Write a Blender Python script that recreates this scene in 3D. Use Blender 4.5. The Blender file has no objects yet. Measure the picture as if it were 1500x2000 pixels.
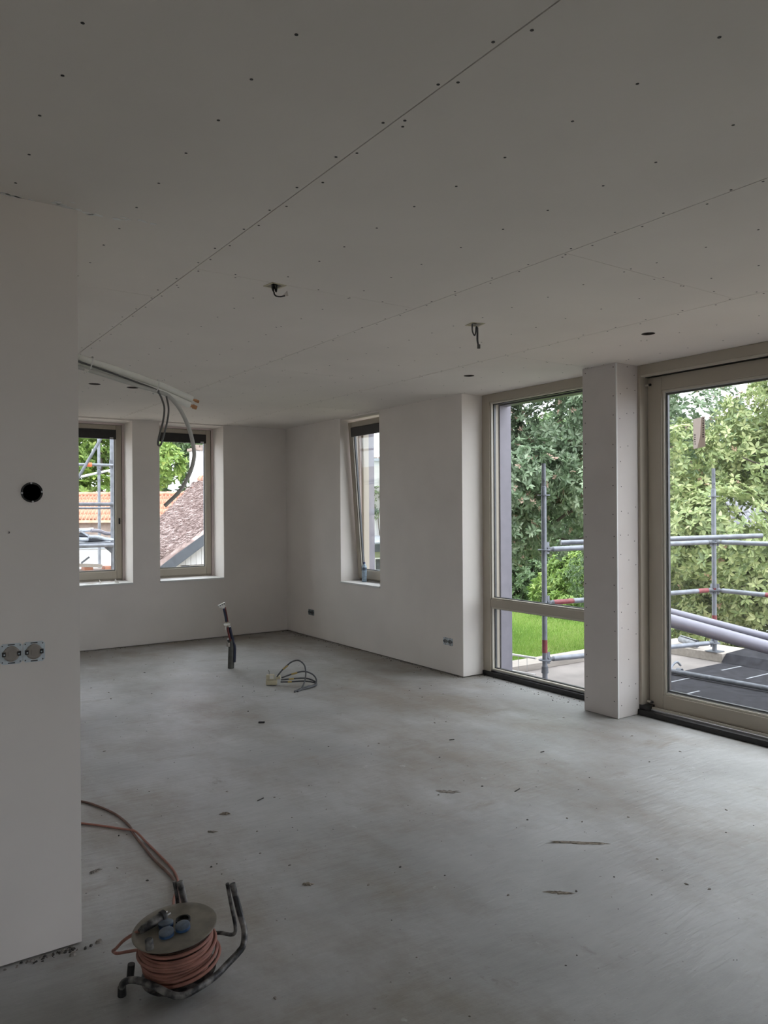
import bpy, bmesh, math, random
import numpy as np
from mathutils import Vector, Matrix

random.seed(7)
rng = np.random.default_rng(11)
scene = bpy.context.scene
COL = scene.collection

# ------------------------------------------------------------------ camera
cam_d = bpy.data.cameras.new('camera')
cam_d.sensor_fit = 'HORIZONTAL'
cam_d.sensor_width = 36.0
cam_d.lens = 36.0 * 1495.0 / 1500.0
cam_d.clip_start = 0.05
cam_d.clip_end = 500
cam = bpy.data.objects.new('camera', cam_d)
COL.objects.link(cam)
yaw, pitch, roll = math.radians(34.494), math.radians(-0.0091), math.radians(-0.3658)
fw = Vector((math.sin(yaw) * math.cos(pitch), math.cos(yaw) * math.cos(pitch), math.sin(pitch)))
rt = Vector((math.cos(yaw), -math.sin(yaw), 0))
up = rt.cross(fw)
r2 = rt * math.cos(roll) + up * math.sin(roll)
u2 = -rt * math.sin(roll) + up * math.cos(roll)
m = Matrix((r2, u2, -fw)).transposed().to_4x4()
m.translation = Vector((0, 0, 1.5225))
cam.matrix_world = m
scene.camera = cam

# ------------------------------------------------------------------ sky and exposure
world = bpy.data.worlds.new('overcast_sky')
scene.world = world
world.use_nodes = True
nt = world.node_tree
nt.nodes.clear()
w_out = nt.nodes.new('ShaderNodeOutputWorld')
w_bg = nt.nodes.new('ShaderNodeBackground')
w_tc = nt.nodes.new('ShaderNodeTexCoord')
w_sep = nt.nodes.new('ShaderNodeSeparateXYZ')
w_ramp = nt.nodes.new('ShaderNodeValToRGB')
w_noise = nt.nodes.new('ShaderNodeTexNoise')
w_noise.inputs['Scale'].default_value = 2.5
w_noise.inputs['Detail'].default_value = 5
w_mix = nt.nodes.new('ShaderNodeMix')
w_mix.data_type = 'RGBA'
w_mix.blend_type = 'MULTIPLY'
w_mix.inputs['Factor'].default_value = 0.25
# overcast luminance rises from the horizon to the zenith
w_ramp.color_ramp.elements[0].position = 0.0
w_ramp.color_ramp.elements[0].color = (0.50, 0.53, 0.59, 1)
w_ramp.color_ramp.elements[1].position = 1.0
w_ramp.color_ramp.elements[1].color = (0.94, 0.955, 1.0, 1)
nt.links.new(w_tc.outputs['Generated'], w_sep.inputs[0])
nt.links.new(w_sep.outputs['Z'], w_ramp.inputs['Fac'])
nt.links.new(w_tc.outputs['Generated'], w_noise.inputs['Vector'])
nt.links.new(w_ramp.outputs['Color'], w_mix.inputs['A'])
nt.links.new(w_noise.outputs['Color'], w_mix.inputs['B'])
nt.links.new(w_mix.outputs['Result'], w_bg.inputs['Color'])
w_bg.inputs['Strength'].default_value = 2.6
nt.links.new(w_bg.outputs[0], w_out.inputs[0])

vs = scene.view_settings
vs.view_transform = 'Standard'
vs.look = 'None'
vs.gamma = 1.0
vs.use_curve_mapping = False
vs.exposure = 1.6

# ------------------------------------------------------------------ materials
def new_mat(name):
    mt = bpy.data.materials.new(name)
    mt.use_nodes = True
    n = mt.node_tree.nodes
    return mt, n, mt.node_tree.links, n['Principled BSDF']

def pmat(name, col, rough=0.6, metal=0.0, var=0.12, scale=8.0, bump=0.0, bscale=60.0, col2=None, spec=0.5, stretch=None, detail=4.0):
    """procedural material: two-tone noise colour, optional noise bump"""
    mt, n, l, b = new_mat(name)
    b.inputs['Roughness'].default_value = rough
    b.inputs['Metallic'].default_value = metal
    b.inputs['Specular IOR Level'].default_value = spec
    tc = n.new('ShaderNodeTexCoord')
    mp = n.new('ShaderNodeMapping')
    if stretch:
        mp.inputs['Scale'].default_value = stretch
    l.new(tc.outputs['Object'], mp.inputs['Vector'])
    nz = n.new('ShaderNodeTexNoise')
    nz.inputs['Scale'].default_value = scale
    nz.inputs['Detail'].default_value = detail
    l.new(mp.outputs['Vector'], nz.inputs['Vector'])
    rp = n.new('ShaderNodeValToRGB')
    c2 = col2 if col2 else tuple(min(1, c * (1 + var)) for c in col)
    c1 = col if col2 else tuple(c * (1 - var) for c in col)
    rp.color_ramp.elements[0].position = 0.35 if not col2 else 0.42
    rp.color_ramp.elements[1].position = 0.65
    rp.color_ramp.elements[0].color = (*c1, 1)
    rp.color_ramp.elements[1].color = (*c2, 1)
    l.new(nz.outputs['Fac'], rp.inputs['Fac'])
    l.new(rp.outputs['Color'], b.inputs['Base Color'])
    if bump > 0:
        nb = n.new('ShaderNodeTexNoise')
        nb.inputs['Scale'].default_value = bscale
        nb.inputs['Detail'].default_value = 6
        l.new(mp.outputs['Vector'], nb.inputs['Vector'])
        bp = n.new('ShaderNodeBump')
        bp.inputs['Strength'].default_value = bump
        bp.inputs['Distance'].default_value = 0.01
        l.new(nb.outputs['Fac'], bp.inputs['Height'])
        l.new(bp.outputs['Normal'], b.inputs['Normal'])
    return mt

def glass_mat(name, tint=(0.97, 0.985, 0.98), dust=0.0):
    mt, n, l, b = new_mat(name)
    n.remove(b)
    out = n['Material Output']
    tr = n.new('ShaderNodeBsdfTransparent')
    tr.inputs['Color'].default_value = (*tint, 1)
    gl = n.new('ShaderNodeBsdfGlossy')
    gl.inputs['Roughness'].default_value = 0.0
    # Schlick reflectance, the same on both faces of the pane
    ge = n.new('ShaderNodeNewGeometry')
    dt = n.new('ShaderNodeVectorMath')
    dt.operation = 'DOT_PRODUCT'
    l.new(ge.outputs['Incoming'], dt.inputs[0])
    l.new(ge.outputs['Normal'], dt.inputs[1])
    prev = dt.outputs['Value']
    for op, v in (('ABSOLUTE', None), ('SUBTRACT', 1.0), ('POWER', 5.0), ('MULTIPLY_ADD', 0.96)):
        mth = n.new('ShaderNodeMath')
        mth.operation = op
        if op == 'SUBTRACT':
            mth.inputs[0].default_value = 1.0
            l.new(prev, mth.inputs[1])
        else:
            l.new(prev, mth.inputs[0])
            if v is not None:
                mth.inputs[1].default_value = v
            if op == 'MULTIPLY_ADD':
                mth.inputs[2].default_value = 0.035
        prev = mth.outputs[0]
    mx = n.new('ShaderNodeMixShader')
    l.new(prev, mx.inputs[0])
    l.new(tr.outputs[0], mx.inputs[1])
    l.new(gl.outputs[0], mx.inputs[2])
    last = mx
    if dust > 0:
        df = n.new('ShaderNodeBsdfDiffuse')
        df.inputs['Color'].default_value = (0.85, 0.87, 0.9, 1)
        m2 = n.new('ShaderNodeMixShader')
        nz = n.new('ShaderNodeTexNoise')
        nz.inputs['Scale'].default_value = 5
        nz.inputs['Detail'].default_value = 8
        mm = n.new('ShaderNodeMath')
        mm.operation = 'MULTIPLY'
        mm.inputs[1].default_value = dust
        tc = n.new('ShaderNodeTexCoord')
        l.new(tc.outputs['Object'], nz.inputs['Vector'])
        l.new(nz.outputs['Fac'], mm.inputs[0])
        l.new(mm.outputs[0], m2.inputs[0])
        l.new(mx.outputs[0], m2.inputs[1])
        l.new(df.outputs[0], m2.inputs[2])
        last = m2
    l.new(last.outputs[0], out.inputs[0])
    return mt

def leaf_mat(name, cols, rough=0.45, trans=0.3):
    mt, n, l, b = new_mat(name)
    out = n['Material Output']
    at = n.new('ShaderNodeAttribute')
    at.attribute_name = 'tint'
    rp = n.new('ShaderNodeValToRGB')
    el = rp.color_ramp.elements
    while len(el) < len(cols):
        el.new(0.5)
    for i, (p, c) in enumerate(cols):
        el[i].position = p
        el[i].color = (*c, 1)
    l.new(at.outputs['Fac'], rp.inputs['Fac'])
    l.new(rp.outputs['Color'], b.inputs['Base Color'])
    b.inputs['Roughness'].default_value = rough
    tl = n.new('ShaderNodeBsdfTranslucent')
    l.new(rp.outputs['Color'], tl.inputs['Color'])
    mx = n.new('ShaderNodeMixShader')
    mx.inputs[0].default_value = trans
    l.new(b.outputs[0], mx.inputs[1])
    l.new(tl.outputs[0], mx.inputs[2])
    l.new(mx.outputs[0], out.inputs[0])
    return mt

def concrete_mat(name):
    """trowelled screed: cloudy grey, dusty brown patches, fine trowel strokes, pale chips"""
    mt, n, l, b = new_mat(name)
    tc = n.new('ShaderNodeTexCoord')
    def noise(scale, detail, stretch=None, rot=0, rough=0.55):
        mp = n.new('ShaderNodeMapping')
        if stretch:
            mp.inputs['Scale'].default_value = stretch
        mp.inputs['Rotation'].default_value = (0, 0, rot)
        l.new(tc.outputs['Object'], mp.inputs['Vector'])
        z = n.new('ShaderNodeTexNoise')
        z.inputs['Scale'].default_value = scale
        z.inputs['Detail'].default_value = detail
        z.inputs['Roughness'].default_value = rough
        l.new(mp.outputs['Vector'], z.inputs['Vector'])
        return z.outputs['Fac']
    def ramp(src, a, bb, ca, cb):
        r = n.new('ShaderNodeValToRGB')
        r.color_ramp.elements[0].position = a
        r.color_ramp.elements[1].position = bb
        r.color_ramp.elements[0].color = (*ca, 1)
        r.color_ramp.elements[1].color = (*cb, 1)
        l.new(src, r.inputs['Fac'])
        return r.outputs['Color']
    def mix(f, a, bb, mode='MIX'):
        x = n.new('ShaderNodeMix')
        x.data_type = 'RGBA'
        x.blend_type = mode
        if hasattr(f, 'default_value') or hasattr(f, 'is_linked'):
            l.new(f, x.inputs['Factor'])
        else:
            x.inputs['Factor'].default_value = f
        l.new(a, x.inputs['A'])
        l.new(bb, x.inputs['B'])
        return x.outputs['Result']
    base = ramp(noise(1.3, 8), 0.3, 0.7, (0.29, 0.29, 0.28), (0.44, 0.445, 0.44))
    brown = ramp(noise(3.0, 6), 0.0, 1.0, (0.19, 0.165, 0.135), (0.29, 0.26, 0.215))
    bmask = ramp(noise(0.75, 9, (1.0, 0.55, 1), 0.5, 0.70), 0.45, 0.62, (0, 0, 0), (0.85, 0.85, 0.85))
    c = mix(bmask, base, brown)
    # dust swept up against the back and right walls
    sp = n.new('ShaderNodeSeparateXYZ')
    l.new(tc.outputs['Object'], sp.inputs[0])
    def edge(sock, a, bb):
        mr = n.new('ShaderNodeMapRange')
        mr.inputs['From Min'].default_value = a
        mr.inputs['From Max'].default_value = bb
        l.new(sock, mr.inputs['Value'])
        return mr.outputs[0]
    mxm = n.new('ShaderNodeMath'); mxm.operation = 'MAXIMUM'
    l.new(edge(sp.outputs['X'], 4.0, 4.5), mxm.inputs[0])
    l.new(edge(sp.outputs['Y'], 8.1, 8.8), mxm.inputs[1])
    mul = n.new('ShaderNodeMath'); mul.operation = 'MULTIPLY'
    l.new(mxm.outputs[0], mul.inputs[0])
    l.new(edge(noise(2.4, 7), 0.38, 0.62), mul.inputs[1])
    yl = n.new('ShaderNodeMath'); yl.operation = 'MULTIPLY'
    l.new(mul.outputs[0], yl.inputs[0])
    l.new(edge(sp.outputs['Y'], 4.8, 5.5), yl.inputs[1])
    c = mix(yl.outputs[0], c, brown)
    # scraped drag marks
    drag = ramp(noise(2.2, 7, (0.7, 1.7, 1), -0.55, 0.68), 0.58, 0.70, (0, 0, 0), (0.6, 0.6, 0.6))
    c = mix(drag, c, brown)
    white = ramp(noise(2.0, 2), 0, 1, (0.52, 0.53, 0.53), (0.60, 0.60, 0.60))
    wmask = ramp(noise(9.0, 7, (1, 0.6, 1), 0.9, 0.65), 0.66, 0.72, (0, 0, 0), (0.55, 0.55, 0.55))
    c = mix(wmask, c, white)
    smear = ramp(noise(2.0, 4), 0, 1, (0.15, 0.13, 0.105), (0.22, 0.195, 0.165))
    smask = ramp(noise(3.4, 9, (1, 0.55, 1), 1.1, 0.72), 0.63, 0.72, (0, 0, 0), (0.75, 0.75, 0.75))
    c = mix(smask, c, smear)
    dark = ramp(noise(2.0, 2), 0, 1, (0.12, 0.11, 0.10), (0.16, 0.15, 0.13))
    dmask = ramp(noise(38.0, 4), 0.69, 0.73, (0, 0, 0), (0.8, 0.8, 0.8))
    c = mix(dmask, c, dark)
    stroke = noise(7.0, 5, (1.0, 4.5, 1), 0.9)
    sc = ramp(stroke, 0.3, 0.7, (0.94, 0.94, 0.94), (1.05, 1.05, 1.05))
    c = mix(0.8, c, sc, 'MULTIPLY')
    l.new(c, b.inputs['Base Color'])
    rr = n.new('ShaderNodeMapRange')
    rr.inputs['To Min'].default_value = 0.38
    rr.inputs['To Max'].default_value = 0.62
    l.new(noise(2.2, 5), rr.inputs['Value'])
    l.new(rr.outputs[0], b.inputs['Roughness'])
    add = n.new('ShaderNodeMath')
    add.operation = 'ADD'
    l.new(stroke, add.inputs[0])
    big = n.new('ShaderNodeMath')
    big.operation = 'MULTIPLY'
    big.inputs[1].default_value = 2.0
    l.new(noise(1.8, 8), big.inputs[0])
    l.new(big.outputs[0], add.inputs[1])
    bp = n.new('ShaderNodeBump')
    bp.inputs['Strength'].default_value = 0.4
    bp.inputs['Distance'].default_value = 0.012
    l.new(add.outputs[0], bp.inputs['Height'])
    l.new(bp.outputs['Normal'], b.inputs['Normal'])
    return mt

M = {}
M['concrete'] = concrete_mat('screed')
M['plaster'] = pmat('plaster', (0.80, 0.755, 0.715), 0.85, var=0.035, scale=1.6, bump=0.10, bscale=9, spec=0.3)
M['board'] = pmat('plasterboard', (0.77, 0.73, 0.685), 0.85, var=0.03, scale=1.2, bump=0.05, bscale=40, spec=0.3)
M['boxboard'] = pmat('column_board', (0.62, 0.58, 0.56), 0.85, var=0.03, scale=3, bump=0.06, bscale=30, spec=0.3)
M['slab'] = pmat('ceiling_void', (0.10, 0.09, 0.08), 0.95, var=0.1)
M['screw'] = pmat('screw_head', (0.035, 0.033, 0.03), 0.5, metal=0.3, var=0.2, scale=300)
M['frame'] = pmat('cream_lacquer', (0.44, 0.395, 0.325), 0.42, var=0.02, scale=5)
M['frame_edge'] = pmat('cream_bead', (0.56, 0.525, 0.45), 0.4, var=0.02, scale=5)
M['blackrub'] = pmat('black_plastic', (0.018, 0.017, 0.017), 0.5, var=0.2, scale=30)
M['spacer'] = pmat('dark_spacer', (0.08, 0.085, 0.09), 0.35, metal=0.3, var=0.1, scale=30)
M['alu'] = pmat('aluminium', (0.62, 0.63, 0.64), 0.35, metal=0.8, var=0.06, scale=25)
M['glass'] = glass_mat('window_glass', dust=0.0)
M['glass_dusty'] = glass_mat('dusty_window_glass', dust=0.03)
M['sill'] = pmat('white_sill', (0.78, 0.78, 0.77), 0.5, var=0.03, scale=6)
M['pinkstrip'] = pmat('pink_plaster_strip', (0.70, 0.60, 0.58), 0.8, var=0.03, scale=6)
M['cladding'] = pmat('lilac_cladding', (0.21, 0.20, 0.235), 0.6, var=0.05, scale=12)
M['galv'] = pmat('galvanised_steel', (0.20, 0.215, 0.245), 0.5, metal=0.45, var=0.16, scale=14, bump=0.1, bscale=50)
M['galv_dark'] = pmat('weathered_steel', (0.13, 0.14, 0.16), 0.6, metal=0.3, var=0.2, scale=20, bump=0.1, bscale=50)
M['red'] = pmat('red_paint', (0.20, 0.038, 0.045), 0.55, var=0.25, scale=18)
M['orange'] = pmat('orange_plastic', (0.75, 0.16, 0.05), 0.5, var=0.1, scale=18)
M['pvc'] = pmat('grey_pvc', (0.20, 0.20, 0.25), 0.35, var=0.05, scale=6)
M['deck'] = pmat('roof_underlay', (0.20, 0.18, 0.168), 0.85, var=0.14, scale=3, bump=0.12, bscale=30)
M['curb'] = pmat('pale_timber', (0.30, 0.27, 0.24), 0.8, var=0.12, scale=4, stretch=(1, 8, 8))
M['bitumen'] = pmat('bitumen_sheet', (0.026, 0.026, 0.031), 0.9, spec=0.15, var=0.3, scale=14, bump=0.25, bscale=160)
M['seam'] = pmat('pale_seam', (0.22,0.23,0.25), 0.6, var=0.2, scale=20)
M['ply'] = pmat('orange_plywood', (0.55, 0.27, 0.11), 0.7, var=0.15, scale=4, stretch=(1, 10, 1))
M['paper'] = pmat('grey_label', (0.36, 0.33, 0.31), 0.8, var=0.05, scale=20)
M['paper_pale'] = pmat('pale_label', (0.56, 0.52, 0.49), 0.8, var=0.06, scale=40)
for _k in ('paper', 'paper_pale'):
    _n = M[_k].node_tree.nodes; _l = M[_k].node_tree.links
    _t = _n.new('ShaderNodeBsdfTranslucent'); _x = _n.new('ShaderNodeMixShader'); _x.inputs[0].default_value = 0.7
    _t.inputs['Color'].default_value = (0.72, 0.66, 0.62, 1) if _k == 'paper' else (0.9, 0.86, 0.82, 1)
    _l.new(_n['Principled BSDF'].outputs[0], _x.inputs[1]); _l.new(_t.outputs[0], _x.inputs[2]); _l.new(_x.outputs[0], _n['Material Output'].inputs[0])
M['ink'] = pmat('faded_ink', (0.22, 0.20, 0.20), 0.8, var=0.15, scale=120)
M['whitefoam'] = pmat('white_foam_sleeve', (0.88, 0.88, 0.83), 0.6, var=0.03, scale=10)
M['hose'] = pmat('grey_white_hose', (0.50, 0.50, 0.47), 0.55, var=0.06, scale=12)
M['greycable'] = pmat('grey_cable', (0.13, 0.13, 0.125), 0.5, var=0.1, scale=20)
M['copper'] = pmat('copper', (0.62, 0.34, 0.18), 0.35, metal=0.7, var=0.12, scale=60)
M['tie'] = pmat('white_tie', (0.80, 0.80, 0.78), 0.4, var=0.03)
M['darkcable'] = pmat('dark_cable', (0.07, 0.073, 0.078), 0.45, var=0.2, scale=25)
M['bluewire'] = pmat('blue_tube', (0.012, 0.017, 0.045), 0.4, var=0.2, scale=25)
M['redwire'] = pmat('red_tube', (0.13, 0.018, 0.015), 0.4, var=0.2, scale=25)
M['greytube'] = pmat('grey_conduit', (0.085, 0.085, 0.078), 0.55, var=0.2, scale=25)
M['yellowtape'] = pmat('yellow_tape', (0.45, 0.33, 0.12), 0.6, var=0.1)
M['beigebox'] = pmat('beige_connector', (0.52, 0.47, 0.33), 0.5, var=0.06, scale=30)
M['whiteplug'] = pmat('white_connector', (0.72, 0.70, 0.65), 0.5, var=0.05, scale=30)
M['zinc'] = pmat('zinc_plate', (0.60, 0.66, 0.70), 0.42, metal=0.35, var=0.10, scale=60)
M['taupe'] = pmat('taupe_insert', (0.30, 0.27, 0.24), 0.6, var=0.08, scale=40)
M['zincdark'] = pmat('dull_zinc', (0.25, 0.29, 0.31), 0.45, metal=0.3, var=0.15, scale=60)
M['reelcable'] = pmat('faded_red_cable', (0.30, 0.135, 0.10), 0.65, var=0.16, scale=22, bump=0.05)
M['cablebrown'] = pmat('dirty_brown_cable', (0.15, 0.085, 0.065), 0.65, var=0.2, scale=18)
M['reeldisc'] = pmat('worn_steel_disc', (0.22, 0.20, 0.165), 0.5, metal=0.35, var=0.22, scale=14)
M['wornblack'] = pmat('worn_black_paint', (0.012, 0.012, 0.013), 0.55, scale=28, col2=(0.20, 0.19, 0.175), detail=8)
M['bluelid'] = pmat('blue_grey_lid', (0.10, 0.13, 0.17), 0.45, var=0.25, scale=40)
M['bluerim'] = pmat('blue_rim', (0.03, 0.08, 0.18), 0.4, var=0.2, scale=40)
M['chip'] = pmat('rubble_chip', (0.22, 0.20, 0.175), 0.9, var=0.3, scale=40)
M['chip_dark'] = pmat('dark_chip', (0.05, 0.047, 0.042), 0.9, var=0.3, scale=40)
M['dirt'] = pmat('brown_dirt', (0.235, 0.205, 0.165), 0.95, var=0.3, scale=60, bump=0.3, bscale=120)
M['bottle'] = pmat('bottle_plastic', (0.32, 0.42, 0.52), 0.2, var=0.2, scale=45)
M['cap'] = pmat('blue_cap', (0.015, 0.025, 0.12), 0.4, var=0.1)
M['bark'] = pmat('bark', (0.075, 0.062, 0.05), 0.9, var=0.35, scale=9, bump=0.5, bscale=14, stretch=(1, 1, 0.25))
M['lawn'] = pmat('lawn_soil', (0.17, 0.28, 0.06), 0.9, col2=(0.25, 0.36, 0.09), scale=1.3, detail=8)
M['soil'] = pmat('sandy_soil', (0.30, 0.26, 0.21), 0.95, var=0.15, scale=0.7, detail=8)
M['thatch'] = pmat('thatch', (0.30, 0.225, 0.21), 0.95, col2=(0.47, 0.375, 0.35), scale=5, bump=0.8, bscale=13, stretch=(1, 3.0, 1), detail=8)
M['straw'] = leaf_mat('straw', [(0, (0.19, 0.14, 0.13)), (0.5, (0.34, 0.265, 0.25)), (1, (0.58, 0.48, 0.46))], 0.9, 0.05)
M['slateboard'] = pmat('slate_grey_board', (0.075, 0.085, 0.10), 0.6, var=0.1, scale=8)
M['whitewall'] = pmat('white_paint', (0.62, 0.62, 0.62), 0.7, var=0.04, scale=6)
M['creamwall'] = pmat('cream_boards', (0.62, 0.60, 0.55), 0.7, var=0.05, scale=6)
M['pantile'] = pmat('orange_clay', (0.50, 0.235, 0.155), 0.75, var=0.2, scale=3)
M['greytile'] = pmat('grey_clay', (0.20, 0.20, 0.225), 0.6, var=0.2, scale=3)
M['brick'] = pmat('brown_brick', (0.27, 0.215, 0.185), 0.9, var=0.15, scale=6)
M['darkopen'] = pmat('dark_opening', (0.05, 0.055, 0.06), 0.3, var=0.1)
M['sage'] = pmat('sage_paint', (0.33, 0.36, 0.22), 0.7, var=0.05)
M['roofgrey'] = pmat('grey_roofing', (0.30, 0.33, 0.37), 0.7, var=0.12, scale=8)
M['tarp'] = pmat('pale_blue_tarpaulin', (0.40, 0.44, 0.50), 0.5, var=0.3, scale=6, bump=0.5, bscale=8)
M['leaf_a'] = leaf_mat('broad_leaf', [(0, (0.06, 0.105, 0.05)), (0.5, (0.185, 0.265, 0.155)), (0.9, (0.44, 0.52, 0.37)), (1, (0.50, 0.35, 0.28))], 0.33)
M['leaf_b'] = leaf_mat('yellow_green_leaf', [(0, (0.08, 0.13, 0.05)), (0.5, (0.27, 0.34, 0.135)), (0.93, (0.60, 0.63, 0.33)), (1, (0.52, 0.34, 0.24))], 0.35)
M['leaf_c'] = leaf_mat('fine_leaf', [(0, (0.05, 0.095, 0.04)), (0.6, (0.13, 0.21, 0.085)), (1, (0.26, 0.35, 0.15))])
M['leaf_d'] = leaf_mat('rhododendron_leaf', [(0, (0.09, 0.17, 0.035)), (0.6, (0.24, 0.36, 0.08)), (0.97, (0.48, 0.56, 0.17)), (1, (0.60, 0.34, 0.36))])
M['blade'] = leaf_mat('grass_blade', [(0, (0.18, 0.31, 0.06)), (0.7, (0.30, 0.44, 0.10)), (1, (0.42, 0.50, 0.18))], 0.7)

# ------------------------------------------------------------------ mesh helpers
OFF = {}

class MB:
    def __init__(self):
        self.v = []
        self.f = []

    def add(self, vs_, fs_):
        o = len(self.v)
        self.v += [tuple(p) for p in vs_]
        self.f += [tuple(i + o for i in f) for f in fs_]
        return self

    def box(self, x0, x1, y0, y1, z0, z1):
        vs_ = [(x, y, z) for x in (x0, x1) for y in (y0, y1) for z in (z0, z1)]
        return self.add(vs_, [(0, 1, 3, 2), (4, 6, 7, 5), (0, 4, 5, 1), (2, 3, 7, 6), (0, 2, 6, 4), (1, 5, 7, 3)])

    def obox(self, c, ax, ay, az, hx, hy, hz):
        c = Vector(c)
        vs_ = [c + ax * (sx * hx) + ay * (sy * hy) + az * (sz * hz) for sx in (-1, 1) for sy in (-1, 1) for sz in (-1, 1)]
        return self.add(vs_, [(0, 1, 3, 2), (4, 6, 7, 5), (0, 4, 5, 1), (2, 3, 7, 6), (0, 2, 6, 4), (1, 5, 7, 3)])

    def prism(self, poly, axis, a0, a1):
        """extrude a 2-D polygon along axis ('x','y','z')"""
        n = len(poly)
        def P(p, a):
            return {'x': (a, p[0], p[1]), 'y': (p[0], a, p[1]), 'z': (p[0], p[1], a)}[axis]
        vs_ = [P(p, a0) for p in poly] + [P(p, a1) for p in poly]
        fs_ = [tuple(range(n))[::-1], tuple(range(n, 2 * n))] + [(i, (i + 1) % n, n + (i + 1) % n, n + i) for i in range(n)]
        return self.add(vs_, fs_)

    def tube(self, pts, r, n=10, closed=False, cap=True):
        pts = [Vector(p) for p in pts]
        rad = r if isinstance(r, (list, tuple)) else [r] * len(pts)
        N = len(pts)
        T = []
        for i in range(N):
            if closed:
                t = pts[(i + 1) % N] - pts[i - 1]
            else:
                t = pts[min(i + 1, N - 1)] - pts[max(i - 1, 0)]
            T.append(t.normalized() if t.length > 1e-9 else Vector((0, 0, 1)))
        ref = Vector((0, 0, 1)) if abs(T[0].z) < 0.9 else Vector((1, 0, 0))
        u = (ref - T[0] * ref.dot(T[0])).normalized()
        vs_ = []
        for i in range(N):
            u = (u - T[i] * u.dot(T[i]))
            u = u.normalized() if u.length > 1e-6 else T[i].orthogonal().normalized()
            w = T[i].cross(u)
            for k in range(n):
                a = 2 * math.pi * k / n
                vs_.append(pts[i] + u * (rad[i] * math.cos(a)) + w * (rad[i] * math.sin(a)))
        fs_ = []
        for i in range(N if closed else N - 1):
            j = (i + 1) % N
            for k in range(n):
                k2 = (k + 1) % n
                fs_.append((i * n + k, i * n + k2, j * n + k2, j * n + k))
        if cap and not closed:
            fs_.append(tuple(range(n))[::-1])
            fs_.append(tuple((N - 1) * n + k for k in range(n)))
        return self.add(vs_, fs_)

    def lathe(self, prof, c, n=24, axis=Vector((0, 0, 1))):
        """prof: (radius, height) pairs, closed with caps where radius is 0"""
        axis = axis.normalized()
        u = axis.orthogonal().normalized()
        w = axis.cross(u)
        c = Vector(c)
        vs_ = []
        for r, h in prof:
            for k in range(n):
                a = 2 * math.pi * k / n
                vs_.append(c + axis * h + u * (r * math.cos(a)) + w * (r * math.sin(a)))
        fs_ = []
        for i in range(len(prof) - 1):
            for k in range(n):
                k2 = (k + 1) % n
                fs_.append((i * n + k, i * n + k2, (i + 1) * n + k2, (i + 1) * n + k))
        fs_.append(tuple(range(n))[::-1])
        fs_.append(tuple((len(prof) - 1) * n + k for k in range(n)))
        return self.add(vs_, fs_)

    def ring(self, c, ax, r0, r1, h, n=24):
        """flat washer: axis ax, inner r0, outer r1, thickness h"""
        ax = ax.normalized()
        u = ax.orthogonal().normalized()
        w = ax.cross(u)
        c = Vector(c)
        vs_ = []
        for r, z in ((r0, 0), (r1, 0), (r1, h), (r0, h)):
            for k in range(n):
                a = 2 * math.pi * k / n
                vs_.append(c + ax * z + u * (r * math.cos(a)) + w * (r * math.sin(a)))
        fs_ = []
        for i in range(4):
            j = (i + 1) % 4
            for k in range(n):
                k2 = (k + 1) % n
                fs_.append((i * n + k, i * n + k2, j * n + k2, j * n + k))
        return self.add(vs_, fs_)

def spline(pts, n=8):
    """Catmull-Rom through points"""
    P = [Vector(p) for p in pts]
    P = [P[0] * 2 - P[1]] + P + [P[-1] * 2 - P[-2]]
    out = []
    for i in range(1, len(P) - 2):
        a, b, c, d = P[i - 1], P[i], P[i + 1], P[i + 2]
        for k in range(n):
            t = k / n
            out.append(0.5 * ((2 * b) + (c - a) * t + (2 * a - 5 * b + 4 * c - d) * t * t + (3 * b - a - 3 * c + d) * t ** 3))
    out.append(P[-2].copy())
    return out

def tag(o, label=None, cat=None, group=None, kind=None):
    if label: o['label'] = label
    if cat: o['category'] = cat
    if group: o['group'] = group
    if kind: o['kind'] = kind
    return o

def empty(name, loc, label=None, cat=None, group=None, kind=None):
    o = bpy.data.objects.new(name, None)
    o.empty_display_size = 0.1
    COL.objects.link(o)
    o.location = loc
    OFF[o.name] = Vector(loc)
    return tag(o, label, cat, group, kind)

def build(name, mb, mat, parent=None, smooth=False, bevel=0.0, label=None, cat=None, group=None, kind=None, origin=None):
    """world-space mesh -> one object (origin at its parent's base, or at its own base)"""
    if parent is not None:
        org = OFF[parent.name]
    elif origin is not None:
        org = Vector(origin)
    else:
        a = np.array(mb.v)
        mn, mx = a.min(0), a.max(0)
        org = Vector(((mn[0] + mx[0]) / 2, (mn[1] + mx[1]) / 2, mn[2]))
    me = bpy.data.meshes.new(name)
    me.from_pydata([(x - org.x, y - org.y, z - org.z) for x, y, z in mb.v], [], mb.f)
    bm = bmesh.new()
    bm.from_mesh(me)
    bmesh.ops.recalc_face_normals(bm, faces=bm.faces)
    bm.to_mesh(me)
    bm.free()
    me.materials.append(M[mat] if isinstance(mat, str) else mat)
    if smooth:
        me.polygons.foreach_set('use_smooth', [True] * len(me.polygons))
        me.set_sharp_from_angle(angle=math.radians(40))
    o = bpy.data.objects.new(name, me)
    COL.objects.link(o)
    if parent is not None:
        o.parent = parent
    else:
        o.location = org
    OFF[o.name] = org
    if bevel > 0:
        b = o.modifiers.new('bevel', 'BEVEL')
        b.width = bevel
        b.segments = 2
        b.limit_method = 'ANGLE'
    return tag(o, label, cat, group, kind)

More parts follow.
